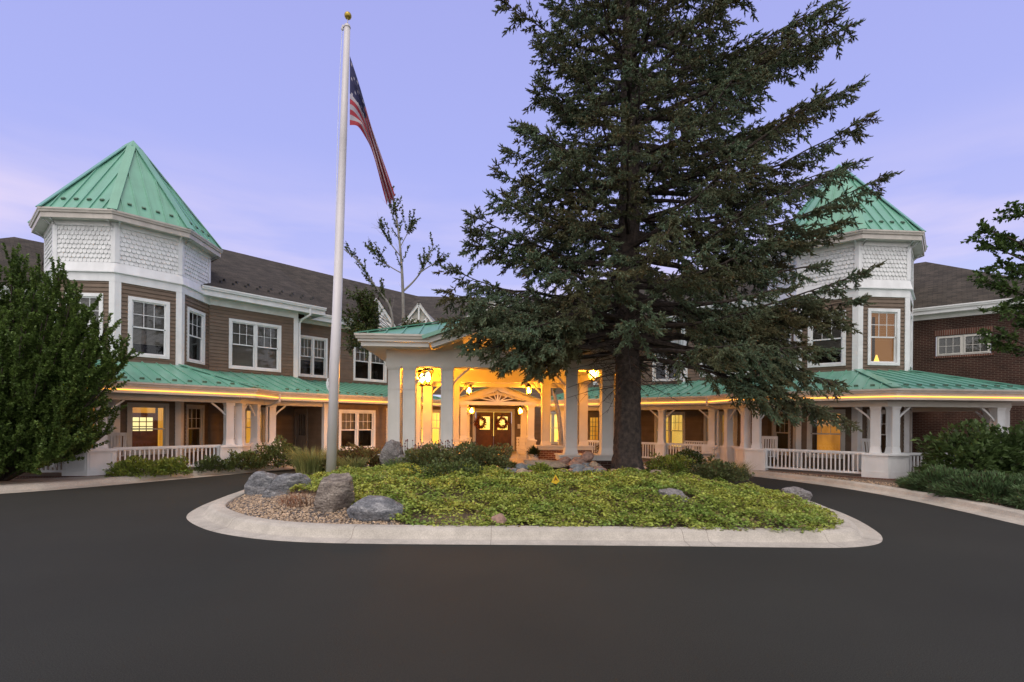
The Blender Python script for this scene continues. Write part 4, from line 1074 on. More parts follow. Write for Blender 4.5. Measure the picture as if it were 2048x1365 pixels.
for nm, pts in (('planting_bed', [(-30, 11.2), (-16, 12.2), (-10.4, 14.4), (-7.6, 17.9), (-8.1, 21.5), (-14, 26), (-30, 24)]), ('planting_bed', [(9.6, 5.9), (9.9, 8.2), (10.28, 9.8), (10.45, 11.3), (10.4, 13), (10.05, 14.6), (9.3, 16.5), (8.0, 18.4), (6.2, 19.5), (6.8, 22), (12, 24), (40, 24), (40, 3), (9.4, 3)])):
    sheet(nm, pts, .10, 'mulch', t=.12)

# island in the turning circle
ISL = [(-5.42, 10.2), (-5.1, 9.30), (-4.43, 8.47), (-3.72, 7.90), (-2.8, 7.48), (-1.64, 7.28), (.51, 7.13), (2.47, 7.0), (4.5, 6.83), (5.25, 6.80), (5.85, 6.98), (6.28, 7.40), (6.62, 8.0), (7.0, 8.9), (7.28, 9.9),
       (7.35, 11), (7.1, 12.3), (6.5, 13.6), (5.7, 14.7), (4.8, 15.3), (3, 15.42), (0, 15.42), (-3, 15.42), (-4.6, 15.15), (-5.4, 14.2), (-5.68, 12.8), (-5.6, 11.4)]
ip = smooth_path(ISL, 5, True)
prof_i = [(0, .004), (-.24, .016), (-.28, .05), (-.33, .125), (-.40, .155), (-.52, .16), (-.60, .15), (-.62, .10), (-.62, -.04), (0, -.04)]
mb = MB(); mb.sweep(ip, prof_i, True); isl_k = tag(mb.build('kerb', M['concrete'], smooth=False), kind='structure')
joint = mk('joint_dirt', (.20, .17, .15), .95, .2, 20)
mb = MB()
for i in (24, 29, 36, 37, 44, 12, 52):
    a, b = Vector(ip[i]), Vector(ip[i + 1]); d = (b - a).normalized(); c = a + (b - a) * (.3 if i != 37 else .1)
    mb.sweep([tuple(c), tuple(c + d * .006)], [(w + (.001 if w == 0 else 0), z + .0015) for w, z in prof_i[:8]] + [(-.62, .05), (0, -.02)])
mb.build('joint', joint, isl_k)
IC = np.array([1.0, 11.4]); ipa = np.array(ip) - IC; ang = np.arctan2(ipa[:, 1], ipa[:, 0]); rad = np.hypot(ipa[:, 0], ipa[:, 1]); so_ = np.argsort(ang)
ANG = np.concatenate([ang[so_] - 2 * np.pi, ang[so_], ang[so_] + 2 * np.pi]); RAD = np.tile(rad[so_], 3)
def edge_d(x, y):
    dx, dy = np.asarray(x) - IC[0], np.asarray(y) - IC[1]; r = np.interp(np.arctan2(dy, dx), ANG, RAD); return r - np.hypot(dx, dy)
def hz(x, y):
    d = np.clip((edge_d(x, y) - .6) / 3.0, 0, 1); return .125 + .33 * d * d * (3 - 2 * d)
mb = MB(); rings = [.001, .04, .1, .2, .32, .46, .62, .8, .97]; K = len(ip); V = []
for t in rings:
    for p in ip:
        v = np.array(p) - IC; r = np.hypot(*v); k = (r - .60) / r * (1 - t); x, y = IC + v * k; V.append((x, y, float(hz(x, y)) - .01))
mb.v = V
for r in range(len(rings) - 1):
    for i in range(K): j = (i + 1) % K; mb.f.append((r * K + i, r * K + j, (r + 1) * K + j, (r + 1) * K + i)); mb.m.append(0)
mb.f.append(tuple((len(rings) - 1) * K + i for i in range(K))); mb.m.append(0)
tag(mb.build('island_soil', M['mulch'], smooth=True), kind='structure')

rng = np.random.default_rng(11)
GX = np.array([-.9, -2.0, -3.1, -4.3, -5.2]); GY = np.array([7.7, 8.9, 9.9, 11.3, 12.2])
def in_gravel(x, y): return (x < -.9) & (y < np.interp(-x, -GX, GY)) 
def nz2(x, y, s, o=0.0):
    x, y = np.asarray(x) * s + o, np.asarray(y) * s - o
    return (np.sin(x * 1.7 + 1.3 * np.sin(y * .9)) + np.sin(y * 2.1 + 1.1 * np.sin(x * 1.3 + 2)) + .6 * np.sin(x * 3.9 + y * 2.7) + .4 * np.sin(x * 6.1 - y * 5.3)) / 3.0
# gravel: loose stones nobody could count
OCT_V = np.array([[1, 0, 0], [-1, 0, 0], [0, 1, 0], [0, -1, 0], [0, 0, 1.], [0, 0, -1]]); OCT_F = np.array([[0, 2, 4], [2, 1, 4], [1, 3, 4], [3, 0, 4], [2, 0, 5], [1, 2, 5], [3, 1, 5], [0, 3, 5]])
def pebbles(name, x, y, z, s0, s1, mat):
    n = len(x); sc = rng.uniform(s0, s1, n)[:, None] * np.stack([rng.uniform(.8, 1.4, n), rng.uniform(.7, 1.1, n), rng.uniform(.4, .8, n)], 1)
    X = rng.normal(0, 1, (n, 3)); X[:, 2] *= .35; Vp, Fp = stamp(OCT_V + rng.normal(0, .12, OCT_V.shape), OCT_F, frames(X) * sc[:, None, :], np.stack([x, y, z], 1))
    return tag(np_tris(name, Vp, Fp, mat), 'tan river gravel spread over bare soil', 'gravel', kind='stuff')
peb = mk('gravel_stone', (.36, .26, .18), .85, .3, 14, island=.55, two=((.22, .19, .18), .3))
x = rng.uniform(-5.6, -.6, 26000); y = rng.uniform(7.2, 12.5, 26000); k = in_gravel(x, y) & (edge_d(x, y) > .66); x, y = x[k], y[k]
o_ = pebbles('gravel', x, y, hz(x, y) + .004, .013, .034, peb); o_['label'] = 'tan river gravel at the left tip of the island'
x = rng.uniform(8.2, 11.5, 9000); y = rng.uniform(9.5, 17.5, 9000)
q_ = np.interp(-y, [-17.5, -16.5, -14.6, -13, -11.3, -9.5], [8.5, 9.3, 10.1, 10.45, 10.5, 10.3]); k = (x > q_) & (x < q_ + 1.1); x, y = x[k], y[k]
o_ = pebbles('gravel', x, y, np.full(len(x), .11), .014, .032, peb); o_['label'] = 'tan gravel strip between right kerb and brick porch edge'
x = rng.uniform(.2, 5.2, 9000); y = rng.uniform(11.5, 14.6, 9000); x, y = x, y
o_ = pebbles('gravel', x, y, hz(x, y) + .006, .018, .05, mk('bed_stone', (.20, .15, .12), .9, .3, 14, island=.5)); o_['label'] = 'reddish gravel round the spruce trunk'

# ------------------------------------------------------------------ boulders and river stones
def gneiss(name, c1, c2, c3, sc, dist, rot=(0, 0, 0)):
    m = bpy.data.materials.new(name); m.use_nodes = True; n, l = m.node_tree.nodes, m.node_tree.links; p = n['Principled BSDF']; p.inputs['Roughness'].default_value = .8
    t = n.new('ShaderNodeTexCoord'); mp = n.new('ShaderNodeMapping'); mp.inputs['Rotation'].default_value = rot; l.new(t.outputs['Object'], mp.inputs[0])
    mp.inputs['Scale'].default_value = (1, .8, 1 + sc)
    w = n.new('ShaderNodeTexNoise'); w.inputs['Scale'].default_value = 4.2; w.inputs['Detail'].default_value = 10; w.inputs['Roughness'].default_value = .62; w.inputs['Distortion'].default_value = dist * .05; l.new(mp.outputs[0], w.inputs[0])
    r = n.new('ShaderNodeValToRGB'); e = r.color_ramp.elements; e[0].position = .36; e[0].color = (*c2, 1); e[1].position = .72; e[1].color = (*c3, 1); q = e.new(.54); q.color = (*c1, 1); l.new(w.outputs[0], r.inputs[0])
    z = n.new('ShaderNodeTexNoise'); z.inputs['Scale'].default_value = 30; z.inputs['Detail'].default_value = 8; l.new(t.outputs['Object'], z.inputs[0])
    h = n.new('ShaderNodeHueSaturation'); v = n.new('ShaderNodeMapRange'); v.inputs[1].default_value = .3; v.inputs[2].default_value = .7; v.inputs[3].default_value = .65; v.inputs[4].default_value = 1.35; l.new(z.outputs[0], v.inputs[0]); l.new(v.outputs[0], h.inputs['Value']); l.new(r.outputs[0], h.inputs['Color']); l.new(h.outputs[0], p.inputs['Base Color'])
    b = n.new('ShaderNodeBump'); b.inputs['Strength'].default_value = 1.0; b.inputs['Distance'].default_value = .04; l.new(z.outputs[0], b.inputs['Height']); l.new(b.outputs[0], p.inputs['Normal']); return m
import bmesh
def rock(name, loc, dims, seed, mat, label, cat='boulder', group=None, rot=(0, 0, 0), amp=.22, cuts=6, sub=5):
    bm = bmesh.new(); bmesh.ops.create_icosphere(bm, subdivisions=sub, radius=1); rd = random.Random(seed)
    pl = []
    for _ in range(cuts):
        d = Vector((rd.gauss(0, 1), rd.gauss(0, 1), rd.gauss(0, .7))).normalized(); pl.append((d, rd.uniform(.62, .88)))
    off = Vector((seed * 3.1, seed * 1.7, seed * .9)); Rm = Matrix.Rotation(rot[2], 3, 'Z') @ Matrix.Rotation(rot[1], 3, 'Y') @ Matrix.Rotation(rot[0], 3, 'X')
    for v in bm.verts:
        c = v.co.copy()
        for d, k in pl:
            s = c.dot(d)
            if s > k: c -= d * (s - k) * .85
        c *= 1 + amp * noise.noise(c * 1.3 + off) + amp * .35 * noise.noise(c * 3.5 + off) + amp * .12 * noise.noise(c * 9 + off)
        v.co = Rm @ Vector((c.x * dims[0], c.y * dims[1], c.z * dims[2]))
    me = bpy.data.meshes.new(name); bm.to_mesh(me); bm.free()
    o = link_mesh(name, me, mat, None, True); o.location = loc; return tag(o, label, cat, group)
g1 = gneiss('gneiss_blue', (.20, .20, .215), (.10, .105, .115), (.44, .43, .43), 3.2, 14, (.3, .5, .2)); g2 = gneiss('gneiss_tan', (.24, .20, .17), (.12, .095, .08), (.42, .37, .32), 3.4, 9, (.2, 1.25, .25))
g3 = gneiss('granite_grey', (.22, .20, .20), (.15, .14, .14), (.30, .28, .27), 6, 12)
rock('boulder', (-4.62, 11.35, .22), (.36, .32, .40), 3, g1, 'rounded grey boulder at the far left tip of the island', rot=(0, .1, .3), amp=.2)
rock('boulder', (-3.98, 10.75, .21), (.52, .34, .40), 9, g1, 'long blue grey boulder leaning beside the rounded one', rot=(.1, -.35, .4), amp=.25)
rock('boulder', (-2.42, 8.95, .42), (.40, .32, .52), 5, g2, 'upright tan streaked boulder standing on the gravel', rot=(.1, .18, .2), cuts=13, amp=.14)
rock('boulder', (-1.62, 8.42, .26), (.48, .34, .25), 14, g1, 'smooth oval grey boulder with white veins, right of the upright one', rot=(0, .12, -.1), cuts=2, amp=.12)
rock('boulder', (-2.32, 14.1, .75), (.33, .28, .50), 21, g3, 'tall grey boulder in front of the left portico columns', rot=(0, -.1, .2), cuts=6, amp=.25)
rock('boulder', (-1.93, 13.9, .60), (.24, .22, .27), 22, g3, 'small grey boulder leaning on the tall one by the columns', rot=(0, .3, .2))
rock('boulder', (3.55, 8.85, .38), (.30, .22, .17), 31, g3, 'grey boulder half sunk in the green ground cover', rot=(0, .25, .1), cuts=3)
rock('boulder', (6.8, 10.3, .24), (.36, .26, .16), 33, g3, 'pale boulder at the right edge of the ground cover', rot=(0, .25, .5), cuts=3)
rs = [mk('river_stone_pink', (.30, .19, .15), .8, .25, 12, .3, 60), mk('river_stone_blue', (.18, .19, .20), .75, .25, 12, .3, 60), mk('river_stone_tan', (.32, .24, .17), .8, .25, 12, .3, 60)]
rock('river_stone', (1.9, 13.2, .62), (.62, .30, .11), 41, rs[2], 'long flat tan slab of rock lying on the stone pile', 'stone', rot=(0, .12, -.1), cuts=3)
rock('river_stone', (2.55, 12.55, .58), (.21, .15, .11), 42, rs[1], 'blue grey oval stone at the front of the stone pile', 'stone', cuts=2)
rock('river_stone', (3.0, 13.5, .80), (.19, .16, .15), 43, rs[0], 'pink round stone, topmost of the stone pile', 'stone', rot=(0, -.3, 0), cuts=3)
rock('river_stone', (2.75, 13.45, .66), (.22, .17, .14), 44, rs[0], 'pinkish stone under the topmost stone of the pile', 'stone', cuts=3)
rock('river_stone', (2.4, 13.6, .66), (.20, .15, .13), 45, rs[0], 'brown stone between the flat slab and pink ones', 'stone', cuts=3)
rd = random.Random(5)
for i in range(46):
    x_, y_ = rd.uniform(.7, 3.7), rd.uniform(11.75, 13.5)
    if (x_ - 3.93) ** 2 + (y_ - 12.98) ** 2 < .5: x_ -= .8
    s_ = rd.uniform(.07, .15); rock('river_stone', (x_, y_, float(hz(x_, y_)) + s_ * .4 + .03 + .12 * (y_ > 12.95)), (s_ * rd.uniform(1, 1.6), s_, s_ * .75), 50 + i, rs[i % 3], 'small rounded river stone scattered about the pile before the portico', 'stone', 'river stones in the bed before the portico', rot=(0, 0, rd.uniform(0, 3)), cuts=3, sub=3)
for x_, y_, s_, lb in ((4.0, 12.35, .15, 'whitish stone against the foot of the spruce'), (4.55, 12.5, .17, 'tan stone right of the spruce foot'), (.35, 7.85, .11, 'pinkish stone lying on the soil behind the front kerb')): rock('river_stone', (x_, y_, float(hz(x_, y_)) + .07), (s_ * 1.2, s_, s_), 90 + int(s_ * 100), rs[2 if s_ > .12 else 0], lb, 'stone', cuts=3)

# little yellow warning marker in the ground cover
mkr = empty('marker_flag', (1.5, 9.5, float(hz(1.5, 9.5))), 'small yellow triangular marker with a dark arrowhead, in the ground cover', 'marker')
yel = mk('marker_yellow', (.62, .40, .02), .5, .05, 5); dk = mk('marker_print', (.20, .06, .01), .6, .1, 5)
mb = MB(); z_ = float(hz(1.5, 9.5)); mb.tube([(1.5, 9.5, z_), (1.5, 9.5, z_ + .28)], .006, 6); mb.build('stake', M['black'], mkr)
mb = MB(); mb.prism([(1.42, 9.49, z_ + .235), (1.515, 9.49, z_ + .20), (1.585, 9.49, z_ + .255), (1.50, 9.49, z_ + .385)], (0, .006, 0)); mb.build('panel', yel, mkr)
mb = MB(); mb.prism([(1.465, 9.486, z_ + .25), (1.50, 9.486, z_ + .285), (1.545, 9.486, z_ + .262), (1.50, 9.486, z_ + .345)], (0, .003, 0)); mb.build('arrowhead', dk, mkr)

# ------------------------------------------------------------------ flagpole and flag
fp = empty('flagpole', (-3.76, 13.4, .3), 'tall slightly leaning white flagpole rising from the island', 'flagpole')
pa, pb = Vector((-3.76, 13.4, .3)), Vector((-3.36, 13.1, 11.72))
mb = MB(); mb.tube([pa + (pb - pa) * t for t in (0, .25, .45, .4501, .75, 1)], [.130, .123, .114, .110, .092, .074], 20); mb.build('pole', M['pole'], fp, True)
mb = MB(); mb.tube([pb, pb + Vector((0, 0, .06))], [.085, .07], 16); mb.beam(pb + Vector((.02, 0, .03)), pb + Vector((-.13, 0, .02)), .05, .05); mb.lathe(pb + Vector((-.12, 0, -.04)), [(.03, -.03), (.035, 0), (.03, .03)], 10); mb.tube([pb + Vector((0, 0, .05)), pb + Vector((.01, 0, .22))], .012, 6); mb.build('truck', M['pole'], fp)
mb = MB(); c_ = pb + Vector((.015, 0, .30)); mb.lathe(c_, [(.09 * math.sin(a), -.09 * math.cos(a)) for a in [i * math.pi / 12 + .001 for i in range(13)]], 18); mb.build('finial_ball', M['gold'], fp, True)
mb = MB(); rp_ = [pb + (pa - pb) * t + Vector((-.12 - .02 * math.sin(t * 9), -.02, 0)) for t in [i / 30 for i in range(25)]]; mb.tube(rp_, .007, 5)
cz = pb + (pa - pb) * .79; mb.tube([cz + Vector((-.15, -.02, .12)), cz + Vector((-.19, -.02, 0)), cz + Vector((-.16, -.03, -.16)), cz + Vector((-.13, -.05, -.05)), cz + Vector((-.17, -.03, .1)), cz + Vector((-.13, -.02, -.2))], .016, 6); mb.build('halyard', M['white'], fp)
mb = MB(); mb.beam(cz + Vector((-.13, -.03, -.3)), cz + Vector((-.13, -.03, -.12)), .03, .05); mb.build('cleat', M['black'], fp)
fm = [mk('flag_red', (.50, .07, .09), .8, .08, 4), mk('flag_white', (.55, .50, .54), .8, .05, 4), mk('flag_blue', (.06, .06, .13), .8, .08, 4)]
for m_ in fm: leafy(m_, .5)
nu, nv = 66, 52; Vf = []; base = lambda z: pb + (pa - pb) * ((pb.z - z) / (pb.z - pa.z))
def bez(P, t):
    P = [np.array(p, float) for p in P]
    while len(P) > 1: P = [a + (b - a) * t for a, b in zip(P, P[1:])]
    return P[0]
for i in range(nu + 1):
    u = i / nu; tp = bez([(.09, 11.02), (.36, 10.2), (.75, 8.85), (1.26, 7.48)], u); bt = bez([(.09, 9.28), (.52, 9.33), (.62, 8.75), (1.02, 7.36)], u ** .9)
    for j in range(nv + 1):
        v = j / nv; p = tp + (bt - tp) * v; fold = (.05 + .10 * min(1, u * 2)) * math.sin(v * 5 * math.pi * (1 + .25 * math.sin(3 * u)) + 4 * u) * min(1, u * 4); z = p[1]
        b_ = base(z); x0 = base(11.02).x; Vf.append((x0 + p[0] + .012 * math.sin(v * 21 + u * 9) * min(1, u * 3), b_.y + fold, z + .01 * math.sin(v * 30) * u))
F_, mi_ = [], []
for i in range(nu):
    for j in range(nv):
        a = i * (nv + 1) + j; F_.append((a, a + nv + 1, a + nv + 2, a + 1)); u, v = (i + .5) / nu, j
        if u < .4 and v < 28: mi_.append(1 if (i % 5 in (2, 3) and (v % 6 in (2, 3)) and ((i // 5) + (v // 6)) % 2 == 0) else 2)
        else: mi_.append(0 if (v // 4) % 2 == 0 else 1)
me = bpy.data.meshes.new('flag'); me.from_pydata(Vf, [], F_); me.polygons.foreach_set('material_index', mi_)
tag(link_mesh('flag', me, fm, None, True), 'red white and blue striped flag hanging limp from the flagpole', 'flag')
# ------------------------------------------------------------------ foliage
rng = np.random.default_rng(21)
L4_V = np.array([[0, 0, 0], [.45, .34, .05], [1, 0, -.05], [.45, -.34, .05]]); L4_F = np.array([[0, 2, 1], [0, 3, 2]])   # folded leaf
def unit(n): v = rng.normal(0, 1, (n, 3)); return v / np.linalg.norm(v, axis=1, keepdims=True)

def leaves_at(P, D, size, up_mix=.5, jitter=.5, tv=L4_V, tf=L4_F, wid=1.0):
    """leaf triangles at points P pointing roughly along D"""
    n = len(P); X = D + rng.normal(0, jitter, (n, 3)); Fm = frames(X, roll=rng.normal(0, .5, n)); s = size * rng.uniform(.7, 1.3, n)
    return stamp(tv, tf, Fm * (s[:, None] * np.array([1, wid, 1]))[:, None, :], P)

# ground cover of the island: one carpet
N = 380000
x = rng.uniform(-5.6, 7.4, N); y = rng.uniform(6.9, 15.3, N); d = edge_d(x, y)
dens = .55 + .45 * nz2(x, y, 1.5) + rng.uniform(-.45, .45, N)
tr_ = np.hypot(x - 3.93, y - 12.98); keep = (d > .50) & ~in_gravel(x - .25 * nz2(x, y, 2.2), y) & (dens > .20)
keep &= ~((y > np.interp(x, [.4, .9, 3.2, 3.7, 5], [13.2, 11.7, 11.75, 12.35, 12.6]) + .2 * nz2(x, y, 1.7)) & (x > .5)) | ((x > 5.2 + .3 * nz2(x, y, 2)) & (y < 13.9))
keep &= ((x + .42) ** 2 / .35 + (y - 8.2) ** 2 / .12 > 1) | (rng.uniform(0, 1, N) < .25)
keep &= ((x - 3.55) ** 2 / .12 + (y - 8.75) ** 2 / .10 > 1) & ((x - 6.7) ** 2 / .15 + (y - 10.25) ** 2 / .1 > 1)
keep &= (d > .72) | (rng.uniform(0, 1, N) < .5 + .5 * nz2(x, y, 3.1))
x, y, d = x[keep], y[keep], d[keep]; n = len(x)
h = np.clip((.13 + .10 * nz2(x, y, 2.3, 1)) + .07 * nz2(x, y, 5.1, 3), .04, .4) * np.clip((d - .35) / .5, .25, 1)
z = hz(x, y) + h * np.sqrt(rng.uniform(.15, 1, n))
D = np.stack([rng.normal(0, 1, n), rng.normal(0, 1, n) - .25, rng.uniform(-.15, .4, n)], 1)
V, Fc = leaves_at(np.stack([x, y, z], 1), D, .048, jitter=.2, wid=1.25)
gcm = leafy(mk('ground_cover_leaf', (.42, .44, .085), .55, .1, 1.7, col2=(.22, .32, .065), island=.45, two=((.34, .25, .10), .12)), .3)
tag(np_tris('ground_cover', V, Fc, gcm), 'bright green low ground cover carpeting the island', 'ground cover', kind='stuff')

def shrub(name, loc, rx, ry, h, n, leaf, mat, label, cat='shrub', group=None, seed=0, up=.4, wid=1.0, flat=.0, stems=9, lump=.25, shell=.45, jitter=.55):
    loc = np.array(loc, float); r = empty(name, tuple(loc), label, cat, group)
    u = unit(n); u[:, 2] = np.abs(u[:, 2]) * 1.0 - .18; u /= np.linalg.norm(u, axis=1, keepdims=True)
    lum = 1 + lump * (np.sin(u[:, 0] * 5 + seed) * np.sin(u[:, 1] * 5 + seed * 2) + .6 * np.sin(u[:, 2] * 9 + u[:, 0] * 7 + seed))
    rad = lum * (1 - shell * rng.uniform(0, 1, n) ** 2)
    P = loc + u * rad[:, None] * np.array([rx, ry, h / 1.25]) + np.array([0, 0, h * .2]); P[:, 2] = np.maximum(P[:, 2], loc[2] + .02)
    V, Fc = leaves_at(P, u + np.array([0, 0, up]), leaf, jitter=jitter, wid=wid)
    np_tris('leaves', V, Fc, mat, r)
    mb = MB(); rd = random.Random(seed)
    for i in range(stems):
        a = rd.uniform(0, 6.28); k = rd.uniform(.3, .8)
        mb.tube([tuple(loc), tuple(loc + np.array([rx * k * .5 * math.cos(a), ry * k * .5 * math.sin(a), h * .45])), tuple(loc + np.array([rx * k * math.cos(a), ry * k * math.sin(a), h * rd.uniform(.7, .95)]))], [.016, .010, .004], 5)
    mb.build('stems', M['twig'], r); return r
lf = lambda nm, a, b, isl=.45, two=None, tr=.2: leafy(mk(nm, a, .6, .1, 3, col2=b, island=isl, two=two), tr)
m_lime = lf('spirea_leaf', (.26, .30, .05), (.15, .21, .04)); m_dark = lf('dark_shrub_leaf', (.10, .135, .04), (.06, .09, .028)); m_mid = lf('mid_shrub_leaf', (.15, .18, .05), (.09, .115, .035), two=((.15, .09, .03), .08))
m_rust = lf('rusty_shrub_leaf', (.17, .16, .05), (.13, .09, .035), two=((.20, .05, .03), .16)); m_box = lf('boxwood_leaf', (0.062, 0.116, 0.031), (0.046, 0.078, 0.022), .4); m_rose = lf('rose_leaf', (.15, .185, .07), (.10, .115, .045), two=((.22, .19, .08), .2)); m_grass = lf('grass_blade', (0.341, 0.310, 0.109), (0.186, 0.217, 0.078), .35)
m_jun = lf('juniper_needle', (.11, .19, .07), (.07, .115, .05), .45, two=((.09, .05, .03), .12), tr=.1)
G = 'shrubs along the left porch'
shrub('shrub', (-9.55, 15.0, .1), .66, .42, .50, 2600, .075, m_lime, 'lime green mound shrub against the left porch railing', seed=1)
shrub('shrub', (-8.95, 15.55, .1), .46, .40, .46, 1700, .075, m_lime, 'second lime green mound shrub, touching the first at its right', seed=2)
shrub('shrub', (-8.25, 16.35, .1), .38, .36, .42, 1500, .07, m_dark, 'small dark green shrub below the right end of the left railing', seed=3)
shrub('shrub', (-7.6, 17.0, .1), .52, .40, .54, 2000, .08, m_mid, 'loose green shrub below the double column of the left porch', seed=4)
shrub('shrub', (-6.75, 17.75, .1), .8, .5, .82, 3400, .085, m_mid, 'broad olive shrub right of the left porch, beside the door path', seed=5)
shrub('shrub', (-3.35, 14.4, .4), .95, .55, .55, 4200, .07, m_rust, 'low reddish green shrub behind the flagpole', seed=6)
shrub('shrub', (-2.5, 14.5, .4), .5, .45, .5, 1500, .06, m_rust, 'low rusty shrub between flagpole shrub and tall grey boulder', seed=16)
shrub('shrub', (-1.15, 13.6, .42), .8, .6, .62, 4200, .075, m_rose, 'loose green rose shrub left of the entrance view', seed=7, lump=.3)
shrub('shrub', (.05, 13.3, .42), 1.0, .7, .66, 6500, .075, m_rose, 'largest green rose shrub, hiding the bottom of the front doors', seed=8, lump=.3)
shrub('shrub', (-.55, 11.2, .42), .75, .5, .42, 2600, .06, m_dark, 'dark green mound rising in the middle of the ground cover', seed=9)
shrub('shrub', (1.55, 12.0, .42), .34, .28, .30, 1200, .06, m_lime, 'small yellow green shrub at the front of the stone pile', seed=19)
shrub('shrub', (5.15, 13.3, .35), .62, .45, .5, 2200, .065, m_lime, 'low lime shrub to the right of the spruce trunk', seed=10)
shrub('boxwood', (6.95, 16.2, .05), .62, .55, .80, 5200, .045, m_box, 'clipped round dark green boxwood before the right porch', seed=11, lump=.04, shell=.25)
shrub('shrub', (6.3, 12.9, .22), .66, .5, .46, 3000, .075, m_rose, 'wispy grey green shrub right of the boxwood', seed=12, lump=.35)
shrub('shrub', (5.5, 20.9, .118), .5, .4, .75, 1800, .07, m_rust, 'small shrub seen between the right portico columns', seed=13)
m_hyd = lf('large_leaf', (.105, .165, .05), (.065, .11, .035), .45, tr=.25)
shrub('shrub', (13.25, 12.7, .1), 1.05, .9, 1.52, 4200, .15, m_hyd, 'large broad leaved shrub nearest the right porch railing', seed=14, up=.1, wid=.85, stems=14, jitter=.5)
shrub('shrub', (14.6, 12.7, .1), 1.35, 1.0, 1.6, 5200, .15, m_hyd, 'large broad leaved shrub at the right edge before the brick wall', seed=15, up=.1, wid=.85, stems=14, jitter=.5)
for i, (x_, y_, rx, lb) in enumerate(((11.35, 11.5, .75, 'low spreading juniper nearest the brick porch edge'), (11.35, 10.3, 1.0, 'low spreading juniper in the middle of the right kerb bed'), (11.5, 8.9, 1.0, 'low spreading juniper closest to the camera on the right'), (12.9, 10.4, 1.2, 'low spreading juniper below the broad leaved shrubs'))):
    shrub('juniper', (x_, y_, .1), rx, .75, .5, 9000, .13, m_jun, lb, 'juniper', seed=30 + i, wid=.22, up=.5, lump=.15, jitter=.45)
# upright shoots over the large shrubs
def grass(name, loc, r, h, n, mat, label, spread=.5, w=.008):
    loc = np.array(loc, float); ro = empty(name, tuple(loc), label, 'grass tuft'); th = rng.uniform(0, 6.283, n); rr = r * np.sqrt(rng.uniform(0, 1, n)); a = rng.uniform(0, 6.283, n)
    B = loc + np.stack([rr * np.cos(th), rr * np.sin(th), np.zeros(n)], 1); o = spread * rng.uniform(.1, 1, n); hh = h * rng.uniform(.5, 1.1, n)
    d = np.stack([np.cos(th) * o, np.sin(th) * o, np.ones(n)], 1); sd = np.stack([np.cos(a), np.sin(a), np.zeros(n)], 1) * w
    m1 = B + d * (hh * .55)[:, None] * np.array([.7, .7, 1]); tp = B + d * hh[:, None] * np.array([1.5, 1.5, .95])
    V = np.stack([B - sd, B + sd, m1 + sd * .8, m1 - sd * .8, tp], 1).reshape(-1, 3); Fb = np.array([[0, 1, 2], [0, 2, 3], [3, 2, 4]]); Fc = (Fb[None] + (np.arange(n) * 5)[:, None, None]).reshape(-1, 3)
    np_tris('blades', V, Fc, mat, ro); return ro
grass('ornamental_grass', (-4.55, 14.3, .3), .38, .75, 900, m_grass, 'pale feathery grass tuft left of the flagpole foot', .55)
grass('ornamental_grass', (-3.3, 13.7, .4), .3, .42, 500, m_grass, 'short straw coloured grass right of the flagpole foot', .6)
grass('ornamental_grass', (7.2, 14.0, .15), .5, .55, 700, m_grass, 'thin dry grass in front of the right porch column', .5, .006)
grass('ornamental_grass', (-2.15, 13.45, .42), .2, .35, 300, lf('green_blade', (0.139, 0.202, 0.062), (0.078, 0.139, 0.046)), 'green grass tuft at the foot of the tall grey boulder', .5, .006)
grass('dry_stalks', (-3.1, 9.6, .14), .5, .3, 420, lf('rust_blade', (0.310, 0.139, 0.078), (0.186, 0.109, 0.062)), 'rusty dry stalks between the upright boulder and the long one', .9, .005)
n = 120; fl = empty('coneflowers', (-1.7, 14.2, .5), 'dark red coneflower heads above the shrub by the tall boulder', 'flowers')
Pf = np.stack([rng.uniform(-2.1, -.6, n), rng.uniform(13.6, 14.3, n), rng.uniform(.95, 1.22, n)], 1); mb = MB()
for p in Pf[:70]: mb.tube([(p[0], p[1], .55), tuple(p)], .004, 4)
mb.build('stems', M['twig'], fl); V, Fc = stamp(OCT_V * .022, OCT_F, np.tile(np.eye(3), (70, 1, 1)), Pf[:70]); np_tris('flower_heads', V, Fc, mk('coneflower', (.14, .03, .03), .8, .2, 9), fl)

